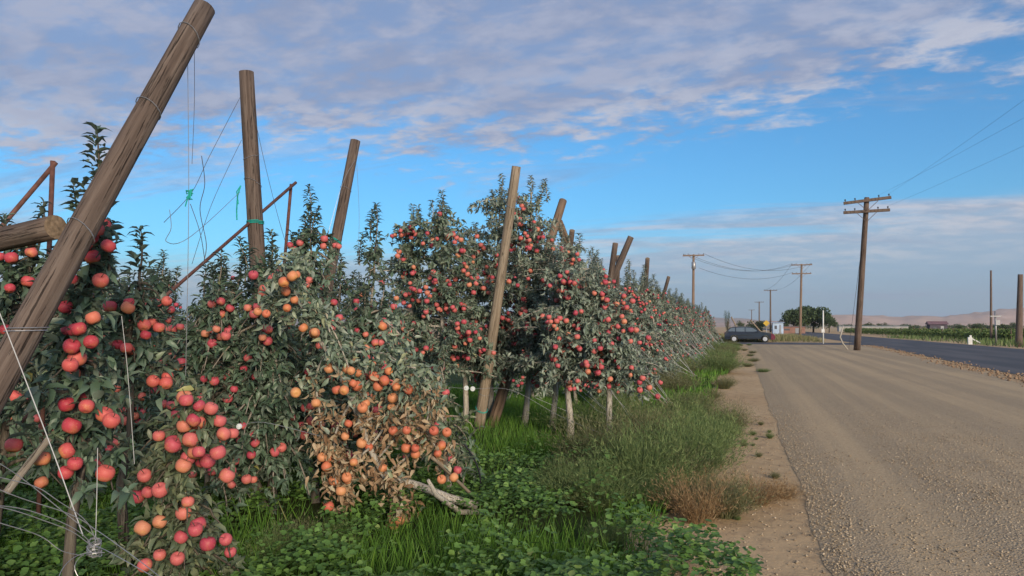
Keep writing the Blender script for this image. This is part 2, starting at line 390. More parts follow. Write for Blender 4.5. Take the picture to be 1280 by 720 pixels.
def make_tree(seed, loc, label, H, napp=40, kind='mix', mat='leaf', bark='bark', group='apple trees in the trellis rows', merged=False, min_z=.3, dry=0, **kw):
    tb, pos, d, up, size, P0, O = tree_geo(seed, H, **kw)
    rng = np.random.default_rng(seed + 5)
    loc = Vector(loc); t = empty('apple_tree', loc, label, 'apple tree', group)
    cd = (C0 - loc); cd.z = .0; cd.normalize(); cd = np.array([cd.x, cd.y, -.05])
    A = pick_apples(seed, P0, O, napp, cd, min_z)
    keep = np.ones(len(pos), bool)
    for a in A:
        c = a + cd * .05; keep &= np.sum((pos + d / np.linalg.norm(d, axis=1, keepdims=True) * size[:, None] * .5 - c) ** 2, 1) > .052 ** 2
    pos, d, up, size = pos[keep], d[keep], up[keep], size[keep]
    rnd = rng.beta(1.1, 1.5, len(pos)); rnd = np.clip(rnd * .93 + (rng.random(len(pos)) < .02) * .4, 0, 1)
    tb.build('trunk', M[bark], t, True)
    link('foliage', scatter(LEAF_V, LEAF_T, LEAF_Q, pos, d, up, size, rnd, 'foliage', [M[mat]], rng.uniform(-.1, .6, len(pos))), None, t)
    if merged:
        n0 = len(AP_LOW.vertices); bv = np.zeros(n0 * 3); AP_LOW.vertices.foreach_get('co', bv); bv = bv.reshape(-1, 3)
        V = []; T = []; Q = []; rn = []
        for i, a in enumerate(A):
            V.append(bv * .037 + a); rn.append(np.full(n0, rng.random()))
            for p in AP_LOW.polygons:
                vs = [x + i * n0 for x in p.vertices]
                if len(vs) == 3: T.append(vs)
                elif len(vs) == 4: Q.append(vs)
        if V:
            o = link('fruit', np_mesh('fruit', np.concatenate(V), [np.array(T), np.array(Q)], np.concatenate(rn), [M['apple_far']]), None, t, True); o['kind'] = 'stuff'
    else:
        for a in A:
            o = bpy.data.objects.new('apple', AP[kind][rng.integers(0, 3)]); COL.objects.link(o); o.parent = t; o.location = a
            o.rotation_euler = (rng.normal(0, .35), rng.normal(0, .35), rng.uniform(0, 6.28))
    return t

# ------------------------------------------------------------------ ground
def fbm(x, y, s, seed=0):
    return mnoise.fractal(Vector((x * s, y * s, seed * 7.31)), 1.0, 2.0, 4)
def ground_mat():
    m, t, b = newmat('dry_earth', .95, .1); v = coords(t)
    n1 = noise_tex(t, v, .35, 6); n2 = noise_tex(t, v, 6, 6, .65); n3 = noise_tex(t, v, 60, 4, .7)
    c = ramp(t, n1, [(.3, (.41, .28, .155)), (.7, (.52, .38, .225))])
    c = mixc(t, mth(t, 'MULTIPLY', smooth(t, n2, .45, .7), .5), c, (.2, .14, .09))
    c = mixc(t, mth(t, 'MULTIPLY', smooth(t, n3, .55, .7), .5), c, (.40, .32, .24))
    t.links.new(c, b.inputs['Base Color']); bump(t, b, mth(t, 'ADD', n2, mth(t, 'MULTIPLY', n3, .4)), .6, .04); return m
def sheet(name, mat, xs_fn, y0, y1, ny, nx, z, relief=0, rs=1.0):
    """strip between wobbly edges xs_fn(y) -> (xa, xb)"""
    V = []; Fq = []
    for j in range(ny + 1):
        y = y0 + (y1 - y0) * (j / ny) ** 1.6; xa, xb = xs_fn(y)
        for i in range(nx + 1):
            x = xa + (xb - xa) * i / nx; V.append((x, y, .0035 if relief and i in (0, nx) else z + relief * fbm(x, y, rs)))
    for j in range(ny):
        for i in range(nx):
            q = j * (nx + 1) + i; Fq.append((q, q + 1, q + nx + 2, q + nx + 1))
    me = bpy.data.meshes.new(name); me.from_pydata(V, [], Fq); me.materials.append(mat); me.polygons.foreach_set('use_smooth', [True] * len(Fq)); me.update()
    return tag(link(name, me), kind='structure')
sheet('ground', ground_mat(), lambda y: (-7000, 7000), -400, 9000, 6, 4, 0)
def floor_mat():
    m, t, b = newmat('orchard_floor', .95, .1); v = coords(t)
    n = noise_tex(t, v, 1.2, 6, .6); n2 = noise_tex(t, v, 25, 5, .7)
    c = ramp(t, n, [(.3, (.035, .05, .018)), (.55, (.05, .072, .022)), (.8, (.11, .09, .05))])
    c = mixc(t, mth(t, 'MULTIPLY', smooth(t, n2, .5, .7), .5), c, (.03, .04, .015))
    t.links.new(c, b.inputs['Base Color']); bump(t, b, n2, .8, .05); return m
def verge_x(y): return -.55 + .28 * fbm(0, y, .35, 3) + .15 * fbm(0, y, 1.3, 4)
sheet('orchard_floor', floor_mat(), lambda y: (-75, verge_x(y) - .2), -3, 63, 140, 6, .006)
def gravel_mat():
    m, t, b = newmat('gravel', .95, .15); v = coords(t)
    vs = coords(t, (1, .014, 1)); tr = noise_tex(t, vs, 1.3, 5, .6); mid = noise_tex(t, v, 11, 6, .75)            # tyre-worn bands along the track
    big = noise_tex(t, v, .5, 5, .6); fine = noise_tex(t, v, 45, 5, .75)
    vo = t.nodes.new('ShaderNodeTexVoronoi'); vo.inputs['Scale'].default_value = 55; t.links.new(v, vo.inputs['Vector'])
    st = ramp(t, fine, [(.25, (.24, .185, .115)), (.5, (.44, .345, .225)), (.75, (.60, .49, .345))])
    dirt = ramp(t, fine, [(.3, (.45, .325, .185)), (.7, (.57, .43, .26))])
    st = mixc(t, .45, st, mixc(t, smooth(t, vo.outputs['Distance'], .15, .6), (.50, .40, .275), (.16, .12, .08)))
    k = mth(t, 'ADD', mth(t, 'MULTIPLY', tr, .8), mth(t, 'MULTIPLY', big, .18)); k = mth(t, 'ADD', k, mth(t, 'MULTIPLY', mth(t, 'SUBTRACT', mid, .5), .35)); k = smooth(t, k, .40, .62)
    c = mixc(t, mth(t, 'MULTIPLY', k, .65), st, dirt); c = mixc(t, mth(t, 'MULTIPLY', smooth(t, mid, .48, .66), .35), c, (.22, .165, .11))
    t.links.new(c, b.inputs['Base Color'])
    h = mth(t, 'ADD', mth(t, 'MULTIPLY', vo.outputs['Distance'], mth(t, 'SUBTRACT', 1.1, k)), mth(t, 'MULTIPLY', fine, .6)); bump(t, b, h, .7, .02); return m
def gx(y): return .50 + .06 * fbm(0, y, .5, 8) + .03 * fbm(0, y, 2.5, 9)
def road_x(y): return 7.6 + max(0, min(2.2, (y - 18) * .055)) + .12 * fbm(1, y, .5, 5) + .06 * fbm(1, y, 2.5, 6)
sheet('gravel_track', gravel_mat(), lambda y: (gx(y), road_x(y) - .7 + .25 * fbm(2, y, .7, 6)), -3, 62, 260, 26, .012, .006, 1.4)
def asphalt_mat():
    m, t, b = newmat('asphalt', .8, .3); v = coords(t); n = noise_tex(t, v, 40, 5, .7); n2 = noise_tex(t, coords(t, (1, .1, 1)), .8, 4)
    c = ramp(t, n, [(.3, (.035, .036, .042)), (.7, (.07, .072, .08))]); c = mixc(t, mth(t, 'MULTIPLY', smooth(t, n2, .35, .7), .7), c, (.11, .10, .10))
    t.links.new(c, b.inputs['Base Color']); bump(t, b, n, .3, .01); return m
AS = asphalt_mat()
sheet('road', AS, lambda y: (road_x(y), 17.6), -5, 900, 160, 6, .014)
sheet('cross_road', AS, lambda y: (-160, 9.9), 63.5, 71.5, 4, 8, .010)

# hills
def hill(name, pts, dist, col, depth=900):
    """ridge heights read along the skyline: (photo x, photo y) at a distance"""
    V = []; F_ = []; n = 120; m = 14
    us = np.linspace(pts[0][0], pts[-1][0], n)
    vs = np.interp(us, [p[0] for p in pts], [p[1] for p in pts])
    for i, (u, v) in enumerate(zip(us, vs)):
        top = P(u, v, dist); r = Vector((top.x, top.y, 0)).normalized(); h = top.z + 6 * fbm(u, 0, .03, 2) + 3 * fbm(u, 0, .12, 3)
        for j in range(m + 1):
            s_ = j / m; hh = math.sin(min(1, s_ / .6) * math.pi / 2) if s_ < .6 else math.cos((s_ - .6) / .4 * math.pi / 2)
            p = Vector((top.x, top.y, 0)) + r * depth * (s_ - .6); er = fbm(u, s_ * 40, .05, 7) * h * .18 * math.sin(s_ * math.pi)
            V.append((p.x, p.y, max(-1, h * hh + er) - 1))
    for i in range(n - 1):
        for j in range(m): q = i * (m + 1) + j; F_.append((q, q + m + 1, q + m + 2, q + 1))
    me = bpy.data.meshes.new(name); me.from_pydata(V, [], F_)
    mt, t, b = newmat(name + '_earth', .95, .05); nz = noise_tex(t, coords(t, (.004, .004, .02)), 1.5, 6)
    t.links.new(ramp(t, nz, [(.35, tuple(x * .75 for x in col)), (.65, col)]), b.inputs['Base Color'])
    me.materials.append(mt); me.polygons.foreach_set('use_smooth', [True] * len(F_)); me.update(); return tag(link(name, me), kind='structure')
hill('hills', [(880, 406), (930, 400), (985, 399), (1010, 395), (1040, 392.5), (1080, 393.5), (1135, 396.5), (1184, 395), (1225, 389.5), (1280, 387), (1400, 380), (1600, 392)], 3600, (.52, .36, .27))
hill('far_hills', [(-300, 404), (0, 400), (500, 398), (800, 399), (915, 397), (960, 400), (1100, 402)], 5200, (.34, .26, .2))

# ------------------------------------------------------------------ posts and trellis
def post(a, b, r0, r1, label, mat='post', name='trellis_post', cat='post', group='wooden trellis posts', n=18, seed=0, wires=()):
    a, b = Vector(a), Vector(b); L = (b - a).length; m = MB(); rd = random.Random(seed + int(a.x * 100))
    k = 16; ph = rd.random() * 9
    for i in range(k + 1):
        t = i / k; r = r0 + (r1 - r0) * t
        for j in range(n):
            th = 2 * math.pi * j / n
            q = r * (1 + .05 * mnoise.noise(Vector((math.cos(th), math.sin(th), t * L * .8 + ph))) + .015 * rd.uniform(-1, 1))
            m.v.append((q * math.cos(th) + .01 * math.sin(t * 3 + ph), q * math.sin(th), t * L))
    for i in range(k):
        for j in range(n): m.f.append((i * n + j, i * n + (j + 1) % n, (i + 1) * n + (j + 1) % n, (i + 1) * n + j)); m.m.append(0)
    c = len(m.v); off = .01 * math.sin(3 + ph); m.v.append((off, 0, L + r1 * .06)); q = k * n
    for j in range(n): m.f.append((q + j, q + (j + 1) % n, c)); m.m.append(1)
    c = len(m.v); m.v.append((0, 0, 0))
    for j in range(n): m.f.append(((j + 1) % n, j, c)); m.m.append(1)
    o = m.build(name, [M[mat], M['endgrain']]); o.data.polygons.foreach_set('use_smooth', [x == 0 for x in m.m])
    o.location = a; o.rotation_euler = (b - a).to_track_quat('Z', 'Y').to_euler(); tag(o, label, cat, group)
    for (z, tilt, col, turns) in wires:
        w = MB(); pts = []; r = (r0 + (r1 - r0) * z / L) * 1.06 + .002
        for i in range(turns * 14 + 1):
            th = 2 * math.pi * i / 14; pts.append((r * math.cos(th) + .01 * math.sin(z / L * 3 + ph), r * math.sin(th), z + tilt * math.sin(th) + .012 * i / 14))
        w.tube(pts, .0022 if col != 'twine' else .004, 4); w.build('wire_wrap' if col != 'twine' else 'twine_knot', M[col], o)
    return o
def down(a, b, z=0):   # extend the line b->a until it meets the ground
    a, b = Vector(a), Vector(b); d = (a - b); return b + d * ((z - b.z) / d.z)
T1 = P(256, 9, 3.5); B1 = down(P(22, 430, 2.75), T1, -.1)
post(B1, T1, .066, .052, 'thickest nearest leaning trellis post crossing the upper left of the orchard', wires=[(2.2, .03, 'wire', 1), (2.85, .02, 'wire', 1), (1.75, -.03, 'wire', 2), (3.3, .03, 'wire', 1)])
L1a = P(70, 284, 3.15)
post(P(-190, 345, 3.75), L1a, .058, .054, 'horizontal brace log ending with a cut face at the thickest post', name='brace_log', cat='log', group='wooden trellis posts')
T2 = P(308, 90, 7.0); B2 = down(P(327, 400, 7.0), T2, -.05)
post(B2, T2, .085, .069, 'nearly upright trellis post with teal twine tied at mid height', wires=[(2.55, .0, 'twine', 3), (3.2, .03, 'wire', 1), (2.95, -.04, 'wire', 1), (1.5, .02, 'wire', 1)])
T3 = P(444, 176, 8.0); B3 = down(P(404, 385, 7.7), T3, -.05)
post(B3, T3, .072, .055, 'trellis post leaning slightly right with teal twine above dark log stub', wires=[(3.1, .02, 'wire', 1), (2.5, .03, 'twine', 2), (2.1, .03, 'twine', 1)])
post(P(372, 338, 8.1), P(409, 350, 7.4), .055, .05, 'short dark log stub resting between leaves beside the right leaning post', 'bark_dark', name='log_stub', cat='log')
T4 = P(646, 208, 9.7); B4 = Vector(G(597, 538)); B4.z = -.03
post(B4, T4, .082, .06, 'tan trellis post standing in the open grass in front of the apple wall', 'post_tan', wires=[(.6, .02, 'wire', 1), (.35, .03, 'twine', 2), (3.3, .03, 'wire', 1)])
T5 = P(703, 251, 12.6); post(B4 + Vector((.1, .32, 0)), T5, .085, .07, 'far leg of the crossed posts, its top above the wall leaning right', 'post_brown')
T6 = P(698, 277, 13.0); post(down(P(722, 338, 13.3), T6, -.03), T6, .08, .07, 'brown post leaning left across the one behind it', 'post_brown')
for (a, b, d, r, lab) in (((715, 288), (713, 307), 15.5, .065, 'short post tip just right of the crossing brown posts'),
        ((769, 304), (764, 338), 17.2, .075, 'left post of the pair above the middle of the wall'),
        ((789, 296), (771, 338), 17.8, .085, 'right leaning post of the pair above the middle of the wall'),
        ((773, 320), (772, 338), 20.0, .07, 'low post tip between the pair above the wall'),
        ((809, 323), (808, 338), 21.0, .07, 'lone post tip farthest along the wall top'),
        ((836, 346), (832, 360), 27.0, .07, 'slim post tip showing above the thinning far rows')):
    t_ = P(*a, d); b_ = P(*b, d + .2); post(down(b_, t_, -.03), t_, r * 1.1, r * .9, lab, 'post', n=12)
# rusty pipe frames
def frame(parts, label):
    o = None
    loc = Vector(parts[0][0]); e = empty('pipe_brace', loc, label, 'pipe brace', 'rusty pipe braces')
    for (nm, pts, r) in [(('long_pipe', 'upright_pipe')[i], (p[0], p[1]), .016) for i, p in enumerate(parts)]:
        m = MB(); m.tube([Vector(p) - loc for p in pts], r, 8); m.build(nm, M['rust'], e, True)
a_, b_ = P(70, 203, 5.0), P(2, 283, 5.0); frame([(a_, down(b_, a_)), (P(66, 201, 5.0), down(P(62, 300, 5.0), P(66, 201, 5.0)))], 'rusty pipe brace poking above the leaves at the far left')
a_, b_ = P(370, 228, 7.4), P(262, 322, 6.6); frame([(a_, down(b_, a_)), (P(364, 230, 7.4), down(P(358, 300, 7.4), P(364, 230, 7.4)))], 'rusty pipe brace between the upright post and the right leaning post')

def wire(pts, label, r=.002, mat='wire', name='trellis_wire', sag=0, group='trellis wires', curl=0, seed=0):
    pts = [Vector(p) for p in pts]; rd = random.Random(seed)
    if len(pts) == 2 and sag:
        a, b = pts; pts = [a.lerp(b, t / 12) - Vector((0, 0, sag * 4 * (t / 12) * (1 - t / 12))) for t in range(13)]
    elif len(pts) > 2:   # catmull-rom
        q = [pts[0]] + pts + [pts[-1]]; out = []
        for i in range(1, len(q) - 2):
            for s_ in range(6):
                t = s_ / 6; p0, p1, p2, p3 = q[i - 1:i + 3]
                out.append(.5 * ((2 * p1) + (p2 - p0) * t + (2 * p0 - 5 * p1 + 4 * p2 - p3) * t * t + (3 * p1 - p0 - 3 * p2 + p3) * t ** 3))
        pts = out + [pts[-1]]
    loc = pts[0].copy(); m = MB(); m.tube([p - loc for p in pts], r, 5); o = m.build(name, M[mat]); o.location = loc
    return tag(o, label, 'wire', group)
wire([P(234, 32, 3.5), P(236, 250, 3.5), P(232, 470, 3.5)], 'thin wire hanging straight down from the thick leaning post', .0016)
wire([P(243, 62, 3.6), P(243, 130, 3.62), P(240, 205, 3.65)], 'short wire tail beside the straight hanging wire', .0013, 'wire_dark')
wire([P(300, 122, 5.9), P(262, 195, 5.5), P(240, 240, 5), P(205, 278, 4.6)], 'loose wire sweeping down left from the upright post top', .0022, 'wire_dark')
wire([P(302, 175, 5.9), P(285, 210, 5.6), P(262, 262, 5.4), P(240, 330, 5.2)], 'loose wire falling from the upright post into the leaves', .002, 'wire_dark')
wire([P(252, 195, 4.6), P(256, 230, 4.6), P(250, 262, 4.6), P(258, 305, 4.6), P(254, 330, 4.6)], 'kinked dark wire dangling left of the upright post', .0025, 'wire_dark')
wire([P(212, 262, 4.4), P(214, 285, 4.4), P(208, 302, 4.4), P(238, 296, 4.4), P(300, 240, 5.9)], 'slack wire running up right to the upright post', .002, 'wire')
wire([P(238, 255, 4.2), P(250, 290, 4.2), P(256, 325, 4.3)], 'frayed wire end under the teal knot', .002, 'wire_dark')
wire([P(316, 135, 6), P(330, 200, 6.2), P(346, 265, 6.4), P(356, 300, 6.6)], 'wire slanting down right from the upright post', .002, 'wire_dark')
wire([P(444, 200, 7.9), P(428, 230, 7.6), P(408, 300, 7.4), P(398, 345, 7.2)], 'wire slack along the right leaning post', .002)
wire([P(446, 205, 8), P(449, 270, 8), P(447, 330, 8)], 'vertical wire right of the right leaning post', .0018)
k = MB(); rd = random.Random(3)
c = P(236, 244, 3.5)
for i in range(5):
    k.tube([Vector((rd.uniform(-.02, .02), rd.uniform(-.01, .01), rd.uniform(-.025, .03))) for _ in range(5)], .0035, 4)
k.tube([(0, 0, 0), (-.012, 0, -.03), (-.02, 0, -.055)], .003, 4)
o = k.build('twine_knot', M['twine']); o.location = c; tag(o, 'small teal twine knot on the straight hanging wire', 'twine')
k = MB(); k.tube([(0, 0, 0), (-.02, -.01, -.08), (-.035, 0, -.2), (-.03, 0, -.28)], .006, 5); k.tube([(0, 0, 0), (-.03, -.01, -.05), (-.02, 0, -.15)], .005, 5)
o = k.build('twine_tail', M['twine']); o.location = P(301, 232, 5.85); tag(o, 'teal twine tail hanging off the upright post', 'twine')
# wires at lower left
wire([P(-8, 372, 2.5), P(30, 470, 2.45), P(70, 575, 2.4), P(104, 670, 2.35)], 'long pale wire slanting across the nearest leaves to the knot', .0018, 'wire_white')
wire([P(152, 395, 3.0), P(160, 470, 3.0), P(168, 580, 3.0)], 'thin pale wire hanging among the nearest apples', .0012, 'wire_white')
wire([P(122, 560, 2.4), P(121, 620, 2.4), P(119, 690, 2.35)], 'short vertical pale wire above the wire knot', .0012, 'wire_white')
e = empty('wire_bundle', P(118, 684, 2.3), 'tangled knot of pale wires at the lower left corner', 'wire bundle'); m = MB(); rd = random.Random(5)
for i in range(11):      # wound, slightly crushed loops
    ra, rb, tl, ph = rd.uniform(.012, .026), rd.uniform(.010, .02), rd.uniform(-.7, .7), rd.uniform(0, 6); cz = rd.uniform(-.022, .022)
    pts = [Vector((ra * math.cos(a + ph), rb * math.sin(a + ph), cz + tl * ra * math.sin(a) + rd.gauss(0, .002))) for a in [j * .5 for j in range(14)]]; m.tube(pts, .0019, 4)
m.build('knot', M['wire'], e)
for (u, v, v2, u2) in ((-30, 585, 625, 60), (-30, 600, 640, 50), (-30, 628, 655, 55), (-30, 648, 668, 60), (-30, 565, 600, 50), (-25, 630, 668, 70), (90, 760, 715, 100), (70, 740, 705, 92), (230, 745, 700, 170), (215, 735, 700, 160)):
    m = MB(); a, b, c = Vector((0, 0, 0)), P(u2, v2, 2.25) - e.location, P(u, v, 2.1) - e.location; a = Vector((rd.gauss(0, .02), 0, rd.gauss(0, .025)))
    b = b + Vector((rd.gauss(0, .04), rd.gauss(0, .05), abs(rd.gauss(0, .05)))); w1, w2 = rd.gauss(0, .010), rd.uniform(3, 8)
    pts = [a * (1 - t) ** 2 + b * 2 * t * (1 - t) + c * t * t + Vector((0, w1 * math.sin(w2 * t * 2), w1 * math.sin(w2 * t))) for t in [i / 20 for i in range(21)]]; m.tube(pts, .0013, 5); m.build('strand', M['wire'], e)

# ------------------------------------------------------------------ apple trees
def rowloc(u, y): p = PY(u, 408, y); return Vector((p.x, p.y, 0))
def htop(u, v, y): return PY(u, v, y).z
# (seed, base x in photo, row depth, leaning top x, top y, opts)
def T(seed, u, y, ut, vt, label, yt=None, sh=.5, **kw):
    b = rowloc(u, y); top = PY(ut, vt, yt or y); H = max(.6, top.z - sh)
    kw.setdefault('shoot_len', (sh * .7, sh)); k = H / top.z
    make_tree(seed, b, label, H, lean=((top.x - b.x) * k, (top.y - b.y) * k), **kw)
cam_side = -math.pi / 2
# first row
T(1, 90, 2.45, 132, 138, 'nearest apple tree, its leafy leader behind the thick leaning post', 2.75, .45, napp=34, kind='red', Rr=.34, z0=.92, nlat=48, per=7, leaf=.088, shoots=4, side=cam_side + .3, min_z=.85, topr=.25, trunk_r=.03, bark='bark_dark')
T(2, 236, 3.25, 222, 462, 'low apple tree with pale leaves in the bottom left corner', 3.1, .08, napp=42, kind='mix', mat='leaf_pale', Rr=.33, z0=.2, nlat=56, per=8, leaf=.078, shoots=2, side=cam_side + .4, min_z=.3, topr=.5, trunk_r=.025, bark='bark_dark')
T(3, 0, 3.3, 60, 232, 'shaded apple tree at the left edge under the brace log', 3.6, .3, napp=22, kind='red', Rr=.6, z0=.45, nlat=52, per=6, leaf=.09, shoots=4, side=cam_side, bark='bark_dark')
T(4, 168, 3.5, 190, 262, 'apple tree behind the nearest one with thin twigs against the sky', 3.6, .35, napp=14, kind='red', Rr=.34, z0=1.2, nlat=30, per=6, leaf=.085, shoots=3, topr=.5, bark='bark_dark')
# second row
spec2 = [(10, 100, 5.6, 90, 300, 5.5, .3, 'second row apple tree seen under the thick leaning post'),
         (11, 190, 5.5, 185, 318, 5.4, .3, 'second row apple tree left of the hanging wire'),
         (12, 262, 5.0, 285, 285, 5.0, .4, 'second row apple tree just left of the upright post'),
         (13, 345, 5.1, 352, 270, 5.2, .35, 'second row apple tree just right of the upright post'),
         (14, 398, 5.4, 388, 212, 6.4, .5, 'tall spiky apple tree between the upright and the right leaning post'),
         (15, 452, 6.4, 470, 330, 6.6, .35, 'apple tree right of the right leaning post with orange fruit'),
         (16, 470, 7.6, 474, 228, 7.7, .6, 'slender apple tree with a lone leafy plume against the sky')]
for (s, u, y, ut, vt, yt, sh, lab) in spec2:
    T(s, u, y, ut, vt, lab, yt, sh, napp=54 if s != 16 else 25, kind='mix', Rr=.66 if s != 16 else .5, z0=.4, nlat=72 if s != 16 else 44, per=6, leaf=.088, shoots=6 if s != 16 else 4, side=cam_side + .2, topr=.5 if s != 16 else .2)
# third row: the wall in the middle
spec3 = [(26, 582, 10.0, 588, 262, 10.2, .35, 'third row apple tree filling the gap behind the tan post'),
         (27, 690, 10.1, 698, 268, 10.2, .35, 'third row apple tree between the spire and the short pale trunk'),
         (20, 505, 9.3, 512, 240, 9.6, .4, 'third row apple tree at the left end of the middle wall'),
         (21, 552, 9.2, 556, 226, 9.7, .38, 'tall third row apple tree just left of the tan post'),
         (22, 612, 10.5, 622, 203, 10.6, .4, 'leafy apple tree spire on the left side of the tan post top'),
         (23, 655, 10.3, 667, 205, 10.5, .45, 'leafy apple tree spire on the right side of the tan post top'),
         (24, 712, 9.2, 700, 288, 9.3, .4, 'middle wall apple tree on a short leaning pale trunk'),
         (25, 762, 9.2, 742, 318, 9.5, .4, 'apple tree closing the road end of the third row')]
for (s, u, y, ut, vt, yt, sh, lab) in spec3:
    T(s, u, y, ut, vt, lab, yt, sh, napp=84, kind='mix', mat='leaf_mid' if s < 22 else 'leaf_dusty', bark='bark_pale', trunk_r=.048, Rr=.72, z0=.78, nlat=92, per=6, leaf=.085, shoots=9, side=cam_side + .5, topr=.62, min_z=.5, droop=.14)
# filler trees deeper in rows three and four (left)
protoF = []
for s in range(3):
    t_ = make_tree(40 + s, (0, 0, 0), 'x', 2.35, napp=26, kind='mix', merged=True, Rr=.65, z0=.4, nlat=50, per=5, leaf=.10, shoots=5, shoot_len=(.2, .5)); protoF.append(t_)
ords = ['first', 'second', 'third', 'fourth', 'fifth', 'sixth', 'seventh', 'eighth', 'ninth', 'tenth', 'eleventh', 'twelfth', 'thirteenth', 'fourteenth', 'fifteenth']
used = [False] * 3
def place_filler(i, loc, label, sc=1.0):
    k = i % 3
    if not used[k]: used[k] = True; o = protoF[k]
    else: o = copy_tree(protoF[k])
    o.location = loc; o.rotation_euler = (0, 0, (i * 2.1) % 6.28); o.scale = (sc, sc, sc); o['label'] = label; return o
i = 0
for rown, y, x0, n, st in ((3, 9.4, -5.6, 8, 1.05), (4, 13.8, -6.6, 9, 1.25)):
    for k in range(n):
        place_filler(i, (x0 - st * k, y + random.uniform(-.2, .2), 0), f'{ords[k]} apple tree inside row {["", "", "", "three", "four"][rown]} counted leftward from the middle wall', random.uniform(.95, 1.1)); i += 1
for k in range(3):
    place_filler(i, (-6.6 - 1.0 * k, 6.7, 0), f'{ords[k]} apple tree at the back of row two counted toward the left edge', .85); i += 1
# far rows
rows = [13.6, 17.2, 21.0, 25.0, 29.0, 33.0, 37.0, 41.0, 45.2, 49.5, 54.0, 58.5]
protoR = []
for s in range(4):
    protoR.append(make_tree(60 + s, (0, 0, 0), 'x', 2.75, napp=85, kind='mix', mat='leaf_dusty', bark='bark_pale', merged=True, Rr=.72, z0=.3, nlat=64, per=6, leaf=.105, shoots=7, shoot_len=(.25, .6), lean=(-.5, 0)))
usedR = [False] * 4
for ri, y in enumerate(rows):
    nt = 3 if ri < 6 else 2
    for k in range(nt):
        x = -2.15 - .85 * k + random.uniform(-.12, .12); hs = (1.0, 1.08, 1.14)[k] * random.uniform(.93, 1.05)
        pos_ = ['at the road end', 'second from the road end', 'third from the road end'][k]
        lab = f'apple tree {pos_} of the {ords[ri + 3]} trellis row from the camera'
        if ri < 2:
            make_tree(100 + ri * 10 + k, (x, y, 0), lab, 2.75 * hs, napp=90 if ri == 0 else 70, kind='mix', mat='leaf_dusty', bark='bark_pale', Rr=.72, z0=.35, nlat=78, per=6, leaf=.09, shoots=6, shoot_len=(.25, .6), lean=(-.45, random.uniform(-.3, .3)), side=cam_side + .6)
        else:
            q = (ri * 3 + k) % 4
            if not usedR[q]: usedR[q] = True; o = protoR[q]
            else: o = copy_tree(protoR[q])
            o.location = (x, y, 0); o.rotation_euler = (0, 0, random.uniform(-.5, .5)); o.scale = (1, 1, hs); o['label'] = lab

